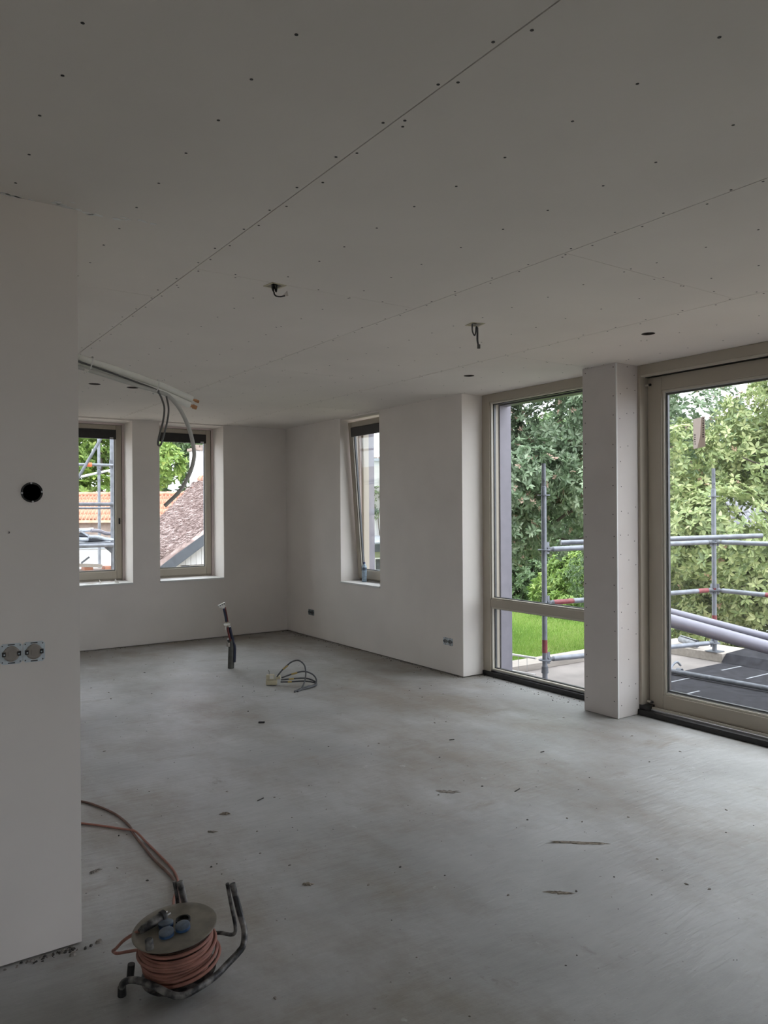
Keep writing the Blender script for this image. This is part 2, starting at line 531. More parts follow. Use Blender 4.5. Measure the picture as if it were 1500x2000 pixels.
def cut(o, cutters):
    """boolean holes, applied at once; the cutters are removed again"""
    tmp = []
    for mb in cutters:
        c = build('hole_cutter', mb, 'slab')
        md = o.modifiers.new('hole', 'BOOLEAN')
        md.object = c
        md.operation = 'DIFFERENCE'
        md.solver = 'EXACT'
        tmp.append(c)
    dg = bpy.context.evaluated_depsgraph_get()
    dg.update()
    me = bpy.data.meshes.new_from_object(o.evaluated_get(dg))
    o.modifiers.clear()
    o.data = me
    for c in tmp:
        OFF.pop(c.name, None)
        bpy.data.objects.remove(c, do_unlink=True)

X, Y, Z = Vector((1, 0, 0)), Vector((0, 1, 0)), Vector((0, 0, 1))

def wall_cells(mb, u0, u1, z0, z1, holes, fn):
    us = sorted({u0, u1, *[h[0] for h in holes], *[h[1] for h in holes]})
    zs = sorted({z0, z1, *[h[2] for h in holes], *[h[3] for h in holes]})
    for i in range(len(us) - 1):
        for j in range(len(zs) - 1):
            cu, cz = (us[i] + us[i + 1]) / 2, (zs[j] + zs[j + 1]) / 2
            if any(h[0] < cu < h[1] and h[2] < cz < h[3] for h in holes):
                continue
            fn(us[i], us[i + 1], zs[j], zs[j + 1])

# ------------------------------------------------------------------ the room
H = 2.6
XR, YB = 4.556, 8.86          # inner faces of right and back wall
YE = 5.365                    # where the right wall ends and the glazing begins
XF = 4.80                     # inner face of the glazing frames
XP, YP = 0.646, 2.85          # corner of the wall block on the left
XW, YS = -3.2, -2.8           # hidden west and south walls

mb = MB().box(XW - 0.3, 4.95, YS - 0.3, YB + 0.45, -0.35, 0.0)
floor = build('floor', mb, 'concrete', label='dusty grey trowelled concrete screed floor of the empty room', cat='floor', kind='structure', origin=(0, 0, 0))

# ceiling: dark void above, boards hung below it
mb = MB()
cx0, cx1, cy0, cy1 = XW - 0.35, 5.02, YS - 0.35, YB + 0.5
mb.box(cx0, cx1, cy0, cy1, 2.82, 2.95)
mb.box(cx0, cx0 + 0.05, cy0, cy1, H, 2.82)
mb.box(cx1 - 0.05, cx1, cy0, cy1, H, 2.82)
mb.box(cx0, cx1, cy0, cy0 + 0.05, H, 2.82)
mb.box(cx0, cx1, cy1 - 0.05, cy1, H, 2.82)
ceiling = build('ceiling', mb, 'slab', label='unfinished white plasterboard ceiling with visible joints and screw heads', cat='ceiling', kind='structure', origin=(0, 0, H))

strips = [(-3.5, -2.42, (0.6, 3.6, 6.4)), (-2.42, -1.205, (-0.7, 2.3, 5.3)), (-1.205, 0.012, (0.9, 3.9, 6.8)),
          (0.012, 1.2265, (0.79, 3.776, 6.77)), (1.2265, 2.442, (0.25, 3.25, 6.10)), (2.442, 3.702, (-0.8, 2.205, 5.21, 8.2)),
          (3.702, 4.97, (0.88, 3.875, 6.87))]
G = 0.0022
hole_pos = [(3.984, 2.936, 0.041), (4.009, 4.629, 0.043), (1.625, 6.60, 0.048), (1.942, 6.615, 0.049)]
cable_pos = [(1.637, 3.285, 0.030), (2.938, 3.335, 0.030)]
for (x0, x1, cuts) in strips:
    ys = [cy0 + 0.06] + list(cuts) + [cy1 - 0.06]
    for y0, y1 in zip(ys[:-1], ys[1:]):
        mb = MB().box(x0 + G, x1 - G, y0 + G * 0.6, y1 - G * 0.6, H, H + 0.0125)
        bd = build('ceiling_board', mb, 'board', parent=ceiling)
        cs = []
        for hx, hy, hr in hole_pos:
            if x0 < hx < x1 and y0 < hy < y1:
                cs.append(MB().lathe([(hr, -0.05), (hr, 0.05)], (hx, hy, H), 28))
        for hx, hy, hr in cable_pos:
            if x0 < hx < x1 and y0 < hy < y1:
                cs.append(MB().box(hx - hr, hx + hr, hy - hr, hy + hr, H - 0.05, H + 0.05))
        if cs:
            cut(bd, cs)
        # screws along the battens and the board edges
        sm = MB()
        cnt = 0
        w = x1 - x0
        for k, sx in enumerate((x0 + 0.022, x0 + w * 0.335, x0 + w * 0.665, x1 - 0.020)):
            yy = y0 + 0.03
            while yy < y1 - 0.02:
                px = sx + random.uniform(-0.010, 0.010)
                py = yy + random.uniform(-0.02, 0.02)
                if px > XP - 0.4 - (0 if py < YP else 9) and py > -0.6:
                    sm.lathe([(0.0048, -0.0006), (0.0036, 0.002)], (px, py, H), 8)
                    cnt += 1
                if random.random() < 0.05:
                    sm.lathe([(0.0045, -0.0006), (0.0034, 0.002)], (px + random.uniform(-0.02, 0.02), py + 0.03, H), 8)
                yy += 0.236
        for sy in (y0 + 0.018, y1 - 0.018):
            for k in range(1, 6):
                px = x0 + w * k / 6 + random.uniform(-0.02, 0.02)
                if sy > -0.6 and random.random() < 0.75:
                    sm.lathe([(0.0045, -0.0006), (0.0034, 0.002)], (px, sy + random.uniform(-0.004, 0.004), H), 8)
        if sm.v:
            build('screw_heads', sm, 'screw', parent=bd, kind='stuff')

# back wall with two window openings
ZS, ZH = 0.712, 2.585        # sill and head of the small windows
W2 = (1.80, 2.594)           # left back window
W3 = (2.908, 3.70)           # right back window
W4 = (6.71, 7.51)            # right wall window (along y)
mb = MB()
wall_cells(mb, XP - 0.1, 4.95, 0.010, H, [(*W2, ZS, ZH), (*W3, ZS, ZH)],
           lambda a, b, c, d: mb.box(a, b, YB, YB + 0.42, c, d))
mb.box(XP - 0.1, 4.95, YB + 0.03, YB + 0.42, -0.1, 0.010)
build('wall_back', mb, 'plaster', label='plastered back wall with two tall narrow windows', cat='wall', kind='structure', origin=(0, YB, 0))

mb = MB()
wall_cells(mb, YE, YB, 0.010, H, [(*W4, ZS, ZH)],
           lambda a, b, c, d: mb.box(XR, 4.95, a, b, c, d))
mb.box(XR + 0.03, 4.95, YE + 0.03, YB, -0.1, 0.010)
build('wall_right', mb, 'plaster', label='plastered right wall between back corner and tall fixed window', cat='wall', kind='structure', origin=(XR, YE, 0))

# thick wall block at the left
mb = MB().box(XW, XP, YP, YB + 0.42, 0.006, H)
mb.box(XW, XP - 0.02, YP + 0.02, YB + 0.42, -0.1, 0.006)
wl = build('wall_left', mb, 'plaster', label='plastered wall end in the left foreground with electrical boxes', cat='wall', kind='structure', origin=(0, YP, 0))
bx, bz = 0.492, 1.597
cut(wl, [MB().lathe([(0.0345, -0.05), (0.0345, 0.05)], (bx, YP, bz), 32, Y),
         MB().lathe([(0.004, -0.02), (0.004, 0.02)], (0.419, YP, 1.461), 10, Y)])

sm = MB()
for _ in range(26):
    fx = random.uniform(0.30, 0.92)
    fy = YP - 0.004 - abs(random.gauss(0, 0.02)) if fx < XP else YP + random.uniform(-0.03, 0.02)
    n0 = len(sm.v)
    k = random.randint(5, 8)
    a0 = random.random() * 6
    ra_ = random.uniform(0.004, 0.016)
    ring_ = [(fx + 1.6 * ra_ * random.uniform(.6, 1.2) * math.cos(a0 + 6.283 * q / k), fy + ra_ * random.uniform(.4, 1.0) * math.sin(a0 + 6.283 * q / k)) for q in range(k)]
    sm.prism(ring_, 'z', H - 0.0015, H - 0.0001)
build('filler_smears', sm, 'sill', ceiling, kind='stuff')

# unseen walls behind the camera, the rear one with an opening added for daylight
mb = MB()
wall_cells(mb, XW - 0.3, 4.95, 0, H, [(-1.8, -0.2, 0.05, 2.3)], lambda a, b, c, d: mb.box(a, b, YS - 0.3, YS, c, d))
build('wall_rear', mb, 'plaster', label='plastered wall behind the viewer with a glazed opening added to balance the light', cat='wall', kind='structure', origin=(0, YS, 0))
mb = MB().box(XW - 0.3, XW, YS, YB + 0.42, 0, H)
build('wall_far_left', mb, 'plaster', label='plastered side wall out of view on the left', cat='wall', kind='structure', origin=(XW, 0, 0))
mb = MB().box(XR, 4.95, YS, -0.15, 0, H)
build('wall_right_near', mb, 'plaster', label='plastered right wall beyond the sliding door, beside the viewer', cat='wall', kind='structure', origin=(XR, 0, 0))

# boxed-in column between the fixed window and the sliding door
YC1, YC2 = 3.634, 3.948
col = empty('column_casing', (XR, YC1, 0), 'boxed column clad in grey plasterboard between fixed window and sliding door', 'column')
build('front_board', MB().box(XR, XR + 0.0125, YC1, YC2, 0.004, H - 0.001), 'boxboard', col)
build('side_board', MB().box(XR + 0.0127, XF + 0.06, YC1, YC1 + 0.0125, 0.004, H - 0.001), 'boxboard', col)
build('rear_board', MB().box(XR + 0.0127, XF + 0.06, YC2 - 0.0125, YC2, 0.004, H - 0.001), 'board', col)
build('core', MB().box(XR + 0.0127, XF + 0.12, YC1 + 0.013, YC2 - 0.013, 0.0, H - 0.001), 'slab', col)
build('corner_bead', MB().box(XR - 0.0008, XR + 0.010, YC1 - 0.0008, YC1 + 0.006, 0.004, H - 0.002), 'sill', col)
sm = MB()
z = 0.10
while z < 2.56:
    for yy in (YC1 + 0.03, YC2 - 0.022):
        sm.lathe([(0.0042, -0.0006), (0.003, 0.002)], (XR, yy + random.uniform(-.006, .006), z + random.uniform(-.03, .03)), 8, X)
    for xx in (XR + 0.045, XR + 0.125, XR + 0.205):
        if random.random() < 0.75:
            sm.lathe([(0.0042, -0.0006), (0.003, 0.002)], (xx + random.uniform(-.008, .008), YC1, z + random.uniform(-.05, .05)), 8, Y)
    z += 0.175
build('screw_heads', sm, 'screw', col, kind='stuff')

# ------------------------------------------------------------------ glazing
def frame_ring(mb, u0, u1, z0, z1, w, d0, d1, axis, wt=None, wb=None):
    """four bars round an opening; axis 'x': frame stands in the plane x=const"""
    wt = w if wt is None else wt
    wb = w if wb is None else wb
    def bar(a, b, c, d):
        if axis == 'x':
            mb.box(d0, d1, a, b, c, d)
        else:
            mb.box(a, b, d0, d1, c, d)
    bar(u0, u0 + w, z0, z1)
    bar(u1 - w, u1, z0, z1)
    bar(u0 + w, u1 - w, z1 - wt, z1)
    bar(u0 + w, u1 - w, z0, z0 + wb)
    return mb

# tall fixed window with a transom
w1 = empty('window_1', (XF, 4.6, 0), 'tall fixed window with low transom beside the boxed column', 'window', kind='structure')
ya, yb_ = 3.86, YE
mb = MB()
mb.box(XF, XF + 0.12, yb_ - 0.10, yb_, 0.045, H)
mb.box(XF, XF + 0.12, ya, ya + 0.10, 0.045, H)
mb.box(XF, XF + 0.12, ya + 0.10, yb_ - 0.10, 2.525, H)
build('frame', mb, 'frame', w1, bevel=0.003)
build('transom', MB().box(XF + 0.004, XF + 0.12, ya + 0.10, yb_ - 0.10, 0.640, 0.712), 'frame', w1, bevel=0.004)
build('threshold', MB().box(XF - 0.012, XF + 0.13, ya, yb_ - 0.002, 0.001, 0.044), 'blackrub', w1, bevel=0.004)
build('threshold_rail', MB().box(XF + 0.03, XF + 0.12, ya + 0.10, yb_ - 0.10, 0.0445, 0.060), 'alu', w1)
for (z0, z1) in ((0.712, 2.525), (0.060, 0.640)):
    mb = frame_ring(MB(), ya + 0.10, yb_ - 0.10, z0, z1, 0.014, XF + 0.012, XF + 0.040, 'x')
    build('glazing_bead', mb, 'frame_edge', w1, bevel=0.003)
    mb = frame_ring(MB(), ya + 0.101, yb_ - 0.101, z0 + 0.001, z1 - 0.001, 0.020, XF + 0.042, XF + 0.064, 'x')
    build('spacer', mb, 'spacer', w1)
    build('pane', MB().box(XF + 0.041, XF + 0.066, ya + 0.1005, yb_ - 0.1005, z0 + 0.0005, z1 - 0.0005), 'glass', w1)
mb = MB().box(XF + 0.121, XF + 0.26, yb_ - 0.115, yb_ + 0.02, -0.05, H)
mb.box(XF + 0.121, XF + 0.26, ya, ya + 0.10, -0.05, H)
build('outer_reveal', mb, 'cladding', w1)
build('screen_box', MB().box(XF + 0.121, XF + 0.22, ya + 0.10, yb_ - 0.115, 2.50, H), 'spacer', w1)

# lift-and-slide door
dr = empty('door_1', (XF, 2.4, 0), 'cream lift and slide glass door with black threshold, right of the column', 'door', kind='structure')
dy0, dy1 = -0.12, 3.70
XS = XF + 0.08      # face of the sliding leaf
mb = MB()
mb.box(XF, XF + 0.18, 3.612, dy1, 0.045, H)
mb.box(XF, XF + 0.18, dy0, dy0 + 0.09, 0.045, H)
mb.box(XF, XF + 0.18, dy0 + 0.09, 3.612, 2.525, H)
build('frame', mb, 'frame', dr, bevel=0.004)
build('head_track', MB().box(XF + 0.060, XF + 0.17, dy0 + 0.09, 3.611, 2.512, 2.5245), 'blackrub', dr)
build('head_strip', MB().box(XF + 0.006, XF + 0.050, dy0 + 0.09, 3.611, 2.514, 2.5245), 'frame_edge', dr)
build('threshold', MB().box(XF - 0.02, XF + 0.03, dy0, dy1 - 0.02, 0.001, 0.040), 'blackrub', dr, bevel=0.003)
build('jamb_foot', MB().box(XF - 0.001, XF + 0.079, 3.56, dy1 - 0.02, 0.0405, 0.075), 'blackrub', dr)
build('rail', MB().box(XF + 0.031, XF + 0.075, dy0 + 0.09, 3.559, 0.001, 0.050), 'alu', dr, bevel=0.003)
build('rail_ridge', MB().box(XF + 0.045, XF + 0.055, dy0 + 0.09, 3.559, 0.0505, 0.064), 'frame_edge', dr)
build('sill_base', MB().box(XF + 0.076, XF + 0.18, dy0 + 0.09, 3.611, -0.05, 0.052), 'blackrub', dr)
for (p0, p1, xs) in ((1.80, 3.605, XS), (-0.02, 1.93, XS + 0.075)):
    lf = build('leaf', frame_ring(MB(), p0, p1, 0.056, 2.510, 0.118, xs, xs + 0.066, 'x', 0.105, 0.105), 'frame', dr, bevel=0.004)
    build('glazing_bead', frame_ring(MB(), p0 + 0.118, p1 - 0.118, 0.161, 2.405, 0.016, xs + 0.010, xs + 0.026, 'x'), 'frame_edge', lf, bevel=0.003)
    build('spacer', frame_ring(MB(), p0 + 0.119, p1 - 0.119, 0.162, 2.404, 0.034, xs + 0.028, xs + 0.050, 'x'), 'spacer', lf)
    build('spacer_edge', frame_ring(MB(), p0 + 0.131, p1 - 0.131, 0.174, 2.392, 0.009, xs + 0.0262, xs + 0.0268, 'x'), 'alu', lf)
    build('pane', MB().box(xs + 0.027, xs + 0.051, p0 + 0.1185, p1 - 0.1185, 0.1615, 2.4045), 'glass_dusty', lf)
for zz in (2.455, 0.095):
    st = build('door_stop', MB().tube([(XS - 0.02, 3.606, zz), (XS - 0.02, 3.575, zz)], 0.008, 12), 'frame_edge', dr, smooth=True)
    build('rubber_tip', MB().tube([(XS - 0.02, 3.575, zz), (XS - 0.02, 3.562, zz)], [0.010, 0.009], 12), 'blackrub', st, smooth=True)

# glass label on the door pane
lx = XS + 0.0262
lb = empty('pane_label', (lx, 3.19, 1.955), 'small paper label stuck on the sliding door pane, one strip peeled pale', 'label')
build('label_sheet', MB().prism([(3.245, 2.168), (3.155, 2.180), (3.150, 1.968), (3.243, 1.955)], 'x', lx, lx - 0.0008), 'paper', lb)
build('peeled_strip', MB().prism([(3.178, 2.176), (3.155, 2.180), (3.150, 1.968), (3.212, 1.958), (3.190, 2.04)], 'x', lx - 0.0009, lx - 0.0016), 'paper_pale', lb)
mb = MB()
for k in range(9):
    zz = 2.160 - k * 0.016
    mb.box(lx - 0.0022, lx - 0.0017, 3.158, 3.158 + random.uniform(0.006, 0.016), zz, zz + 0.009)
for k in range(5):
    zz = 2.05 - k * 0.016
    mb.box(lx - 0.0014, lx - 0.0009, 3.226, 3.226 + random.uniform(0.006, 0.012), zz, zz + 0.009)
build('faded_print', mb, 'ink', lb, kind='stuff')

# two tall narrow windows in the back wall
def small_window(name, label, u0, u1, sill_label, idx):
    w = empty(name, ((u0 + u1) / 2, YB + 0.34, ZS), label, 'window', kind='structure')
    yf = YB + 0.34
    mb = frame_ring(MB(), u0, u1, ZS + 0.02, ZH, 0.045, yf + 0.012, yf + 0.08, 'y')
    build('frame', mb, 'frame', w, bevel=0.003)
    s = build('sash', frame_ring(MB(), u0 + 0.030, u1 - 0.030, ZS + 0.045, ZH - 0.025, 0.062, yf - 0.006, yf + 0.055, 'y', 0.055, 0.085), 'frame', w, bevel=0.005)
    build('glazing_bead', frame_ring(MB(), u0 + 0.092, u1 - 0.092, ZS + 0.130, ZH - 0.080, 0.010, yf + 0.006, yf + 0.020, 'y'), 'frame_edge', s)
    build('spacer', frame_ring(MB(), u0 + 0.093, u1 - 0.093, ZS + 0.131, ZH - 0.081, 0.018, yf + 0.022, yf + 0.044, 'y'), 'spacer', s)
    build('pane', MB().box(u0 + 0.0925, u1 - 0.0925, yf + 0.021, yf + 0.045, ZS + 0.1305, ZH - 0.0805), 'glass', s)
    g = build('vent_grille', MB().box(u0 + 0.091, u1 - 0.091, yf - 0.014, yf + 0.018, ZH - 0.190, ZH - 0.081), 'blackrub', s, bevel=0.004)
    build('grille_clip', MB().box(u1 - 0.165, u1 - 0.125, yf - 0.018, yf - 0.0145, ZH - 0.184, ZH - 0.170), 'alu', g)
    if idx == 0:
        build('handle_base', MB().box(u1 - 0.068, u1 - 0.048, yf - 0.014, yf - 0.0065, 1.40, 1.47), 'blackrub', s, bevel=0.004)
        build('handle_spindle', MB().tube([(u1 - 0.058, yf - 0.014, 1.435), (u1 - 0.058, yf - 0.028, 1.435)], 0.007, 10), 'blackrub', s, smooth=True)
    mb = MB()
    mb.box(u1 - 0.024, u1 - 0.0005, yf - 0.016, yf + 0.0115, ZS + 0.025, ZH)
    mb.box(u0 + 0.0005, u0 + 0.024, yf - 0.016, yf + 0.0115, ZS + 0.025, ZH)
    mb.box(u0 + 0.024, u1 - 0.024, yf - 0.016, yf + 0.0115, ZH - 0.022, ZH - 0.0005)
    build('reveal_strip', mb, 'pinkstrip', w)
    build('sill_board', MB().box(u0 + 0.001, u1 - 0.001, YB - 0.012, yf + 0.005, ZS + 0.001, ZS + 0.020), 'sill', w, bevel=0.003)
    mb = MB().box(u0 - 0.05, u0 + 0.012, yf + 0.081, yf + 0.2, ZS - 0.05, ZH + 0.05)
    mb.box(u1 - 0.012, u1 + 0.05, yf + 0.081, yf + 0.2, ZS - 0.05, ZH + 0.05)
    build('outer_reveal', mb, 'cladding', w)
    return w

small_window('window_2', 'narrow window half hidden by the left wall, scaffolding behind it', *W2, '', 0)
small_window('window_3', 'narrow window in back wall looking onto the thatched roof', *W3, '', 1)

# narrow window in the right wall, sash tilted inwards
w4 = empty('window_4', (XR + 0.28, 7.11, ZS), 'narrow window in right wall with its sash tilted inward', 'window', kind='structure')
xf = XR + 0.285
build('frame', frame_ring(MB(), *W4, ZS + 0.02, ZH, 0.050, xf, xf + 0.075, 'x'), 'frame', w4, bevel=0.003)
build('sill_board', MB().box(XR - 0.012, xf + 0.005, W4[0] + 0.001, W4[1] - 0.001, ZS + 0.001, ZS + 0.020), 'sill', w4, bevel=0.003)
mb = MB().box(xf + 0.076, xf + 0.17, W4[1] - 0.020, W4[1] + 0.05, ZS - 0.05, ZH + 0.05)
mb.box(xf + 0.076, xf + 0.17, W4[0] - 0.05, W4[0] + 0.020, ZS - 0.05, ZH + 0.05)
build('outer_reveal', mb, 'cladding', w4)
mb = MB()
mb.box(xf - 0.03, xf - 0.0005, W4[1] - 0.020, W4[1] - 0.0005, ZS + 0.025, ZH)
mb.box(xf - 0.03, xf - 0.0005, W4[0] + 0.020, W4[1] - 0.020, ZH - 0.020, ZH - 0.0005)
build('reveal_strip', mb, 'pinkstrip', w4)
def tilt(mb, x0, z0, ang):
    ca, sa = math.cos(ang), math.sin(ang)
    mb.v = [(x0 + (x - x0) * ca - (z - z0) * sa, y, z0 + (x - x0) * sa + (z - z0) * ca) for x, y, z in mb.v]
    return mb
ta = math.radians(4.2)
px0, pz0 = xf - 0.005, ZS + 0.05
T = lambda b: tilt(b, px0, pz0, ta)
s4 = build('sash', T(frame_ring(MB(), W4[0] + 0.028, W4[1] - 0.028, ZS + 0.052, ZH - 0.03, 0.066, px0 - 0.06, px0, 'x', 0.06, 0.09)), 'frame', w4, bevel=0.004)
build('glazing_bead', T(frame_ring(MB(), W4[0] + 0.094, W4[1] - 0.094, ZS + 0.142, ZH - 0.09, 0.010, px0 - 0.052, px0 - 0.038, 'x')), 'frame_edge', s4)
build('spacer', T(frame_ring(MB(), W4[0] + 0.095, W4[1] - 0.095, ZS + 0.143, ZH - 0.091, 0.018, px0 - 0.036, px0 - 0.014, 'x')), 'spacer', s4)
build('pane', T(MB().box(px0 - 0.037, px0 - 0.013, W4[0] + 0.0945, W4[1] - 0.0945, ZS + 0.1425, ZH - 0.0905)), 'glass', s4)
build('vent_grille', T(MB().box(px0 - 0.072, px0 - 0.040, W4[0] + 0.093, W4[1] - 0.093, ZH - 0.195, ZH - 0.091)), 'blackrub', s4, bevel=0.004)

# unseen glazed opening behind the viewer, added to balance the light indoors
wr = empty('daylight_fill_window', (-0.75, YS - 0.2, 0.05), 'unseen glazed opening added in the wall behind the viewer to balance the light', 'window', kind='structure')
build('frame', frame_ring(MB(), -1.8, -0.2, 0.05, 2.3, 0.09, YS - 0.25, YS - 0.17, 'y'), 'frame', wr)
build('pane', MB().box(-1.71, -0.29, YS - 0.22, YS - 0.196, 0.14, 2.21), 'glass', wr)

# ------------------------------------------------------------------ electrics on the walls
jb = empty('flush_box', (bx, YP, bz - 0.035), 'round black flush-mounted electrical box in the left wall', 'electrical box')
build('cup', MB().add(*(lambda L: (L.v, L.f))(MB().lathe([(0.0343, -0.0015), (0.0343, 0.048), (0.001, 0.048), (0.001, 0.046), (0.0318, 0.046), (0.0318, -0.0015)], (bx, YP, bz), 32, Y))), 'blackrub', jb, smooth=True)
build('rim', MB().ring((bx, YP - 0.003, bz), Y, 0.0290, 0.0350, 0.003, 32), 'blackrub', jb)
mb = MB()
for a in (90, 180, 270, 0):
    ca, sa = math.cos(math.radians(a + 4)), math.sin(math.radians(a + 4))
    build('box_screw', MB().lathe([(0.0034, 0), (0.0028, 0.002)], (bx + 0.0318 * ca, YP - 0.0052, bz + 0.0318 * sa), 10, Y), 'alu', jb)
build('wire_loop', MB().tube(spline([(bx - 0.017, YP + 0.012, bz + 0.028), (bx - 0.022, YP + 0.004, bz), (bx - 0.018, YP + 0.012, bz - 0.027)]), 0.0022, 8), 'greycable', jb, smooth=True)

def double_socket(name, label, P, U, N, big, plate, insert, group=None):
    """two mounting frames side by side; P centre, U along wall, N out of wall"""
    t = empty(name, (P[0], P[1], P[2] - 0.036), label, 'socket', group)
    P = Vector(P)
    for s in (-1, 1):
        c = P + U * (s * 0.0355)
        f = MB()
        # octagonal opening in a square plate
        outer, inner = [], []
        for k in range(24):
            a = math.radians(7.5 + 15 * k)
            q = max(abs(math.cos(a)), abs(math.sin(a)))
            ro = 0.0348 / q
            ro = min(ro, 0.0455)
            outer.append((ro * math.cos(a), ro * math.sin(a)))
            ri = 0.0265 + 0.0018 * math.cos(4 * a)
            inner.append((ri * math.cos(a), ri * math.sin(a)))
        vs_ = []
        for ring_ in (inner, outer):
            for h in (0.0005, 0.0025):
                vs_ += [c + U * x + Z * y + N * h for x, y in ring_]
        n = 24
        fs_ = []
        for k in range(n):
            k2 = (k + 1) % n
            fs_ += [(n + k, n + k2, 3 * n + k2, 3 * n + k), (k, 2 * n + k, 2 * n + k2, k2),
                    (2 * n + k, 3 * n + k, 3 * n + k2, 2 * n + k2), (k, k2, n + k2, n + k)]
        f.add(vs_, fs_)
        fr = build('mounting_frame', f, plate, t)
        ins = build('socket_insert', MB().lathe([(0.0262, 0.0004), (0.0255, 0.006), (0.021, 0.0075)], c, 20, N), insert, t)
        if not big:
            ins.data.materials[0] = M[plate]
            build('dark_ring', MB().ring(c + N * 0.0074, N, 0.0150, 0.0215, 0.0012, 20), 'blackrub', ins)
        build('contact_block', MB().obox(c + N * 0.0085, U, Z, N, 0.009, 0.008, 0.0015), 'taupe' if big else 'blackrub', ins)
        for q in (-1, 1):
            cl = build('clamp', MB().obox(c + U * (q * 0.0235) + N * 0.006, U, Z, N, 0.0055, 0.0075, 0.003), 'blackrub', t)
            build('clamp_screw', MB().lathe([(0.0028, 0), (0.0022, 0.0015)], c + U * (q * 0.0225) + N * 0.0091 - Z * 0.001, 8, N), plate, cl)
            build('slot', MB().obox(c + Z * (q * 0.0308) + N * 0.003, U, Z, N, 0.011, 0.0018, 0.0007), 'spacer', fr)
            for q2 in (-1, 1):
                build('fixing_hole', MB().lathe([(0.0024, 0), (0.0020, 0.0006)], c + U * (q2 * 0.0275) + Z * (q * 0.0275) + N * 0.0026, 8, N), 'spacer', fr)
    return t

double_socket('double_socket', 'pale zinc double socket frame low on the left foreground wall', (0.460, YP, 1.0505), X, -Y, True, 'zinc', 'taupe')
double_socket('double_socket', 'small dark double socket on the right wall near the back corner', (XR, 8.212, 0.302), -Y, -X, False, 'zincdark', 'blackrub')
double_socket('double_socket', 'dull zinc double socket on the right wall beside the reveal of the fixed window', (XR, 5.582, 0.303), -Y, -X, False, 'zinc', 'blackrub')

# ------------------------------------------------------------------ ceiling fittings
for i, (hx, hy, hr) in enumerate(hole_pos):
    lab = ['round recessed spotlight hole in ceiling above the sliding door', 'round recessed spotlight hole in ceiling near the fixed window',
           'round dark ceiling hole left of its twin, over the back window beside the left wall', 'round dark ceiling hole right of its twin, near the white pipes'][i]
    t = empty('spotlight_hole', (hx, hy, H), lab, 'ceiling hole', 'round spotlight holes in the ceiling')
    build('hole_lining', MB().ring((hx, hy, H + 0.0002), Z, hr - 0.0025, hr - 0.0002, 0.013, 28), 'slab', t)
    build('back_cap', MB().lathe([(hr + 0.01, 0), (hr + 0.01, 0.004)], (hx, hy, H + 0.06), 20), 'slab', t)

def ceil_plate(t, cx, cy, half, ang):
    a = Vector((math.cos(ang), math.sin(ang), 0))
    b = Vector((-a.y, a.x, 0))
    mb = MB()
    for s in (-1, 1):
        mb.obox(Vector((cx, cy, H - 0.0012)) + a * (s * (half - 0.0055)), a, b, Z, 0.0055, half, 0.0010)
        mb.obox(Vector((cx, cy, H - 0.0012)) + b * (s * (half - 0.0055)), a, b, Z, half - 0.0112, 0.0055, 0.0010)
    build('cover_frame', mb, 'beigebox', t)
    build('box_cavity', MB().box(cx - 0.045, cx + 0.045, cy - 0.045, cy + 0.045, H + 0.04, H + 0.044), 'slab', t)

t = empty('ceiling_outlet', (1.637, 3.285, H - 0.05), 'square ceiling outlet with a black wire curled into a grey tag', 'ceiling outlet')
ceil_plate(t, 1.637, 3.285, 0.040, math.radians(8))
build('wire', MB().tube(spline([(1.640, 3.300, 2.640), (1.638, 3.302, 2.585), (1.645, 3.298, 2.558), (1.664, 3.285, 2.552), (1.684, 3.272, 2.556)]), 0.0035, 8), 'blackrub', t, smooth=True)
build('wire', MB().tube(spline([(1.648, 3.290, 2.640), (1.650, 3.292, 2.600), (1.648, 3.294, 2.575), (1.641, 3.299, 2.60)]), 0.0038, 8), 'blackrub', t, smooth=True)
build('wire', MB().tube(spline([(1.632, 3.30, 2.640), (1.632, 3.303, 2.59), (1.642, 3.298, 2.568)]), 0.003, 8), 'greytube', t, smooth=True)
build('wire_tag', MB().add([(1.672, 3.280, 2.556), (1.696, 3.262, 2.554), (1.692, 3.266, 2.580), (1.672, 3.279, 2.557), (1.6965, 3.263, 2.554), (1.6925, 3.267, 2.580)], [(0, 1, 2), (5, 4, 3), (0, 3, 4, 1), (1, 4, 5, 2), (2, 5, 3, 0)]), 'board', t)

t = empty('ceiling_outlet', (2.938, 3.335, H - 0.13), 'square ceiling outlet with a looped wire and dangling grey connector', 'ceiling outlet')
ceil_plate(t, 2.938, 3.335, 0.042, math.radians(-12))
build('wire', MB().tube(spline([(2.922, 3.343, 2.640), (2.922, 3.343, 2.575), (2.925, 3.340, 2.550), (2.933, 3.335, 2.536), (2.938, 3.332, 2.556), (2.940, 3.330, 2.581), (2.944, 3.328, 2.582), (2.945, 3.327, 2.551), (2.945, 3.327, 2.507), (2.949, 3.324, 2.482)]), 0.0042, 8), 'darkcable', t, smooth=True)
build('wire', MB().tube(spline([(2.95, 3.326, 2.582), (2.950, 3.325, 2.551), (2.950, 3.325, 2.507), (2.953, 3.323, 2.482)]), 0.0024, 8), 'greycable', t, smooth=True)
build('connector', MB().obox((2.953, 3.323, 2.472), Vector((.83, -.56, 0)), Vector((.56, .83, 0)), Z, 0.0085, 0.005, 0.012), 'greytube', t, bevel=0.001)

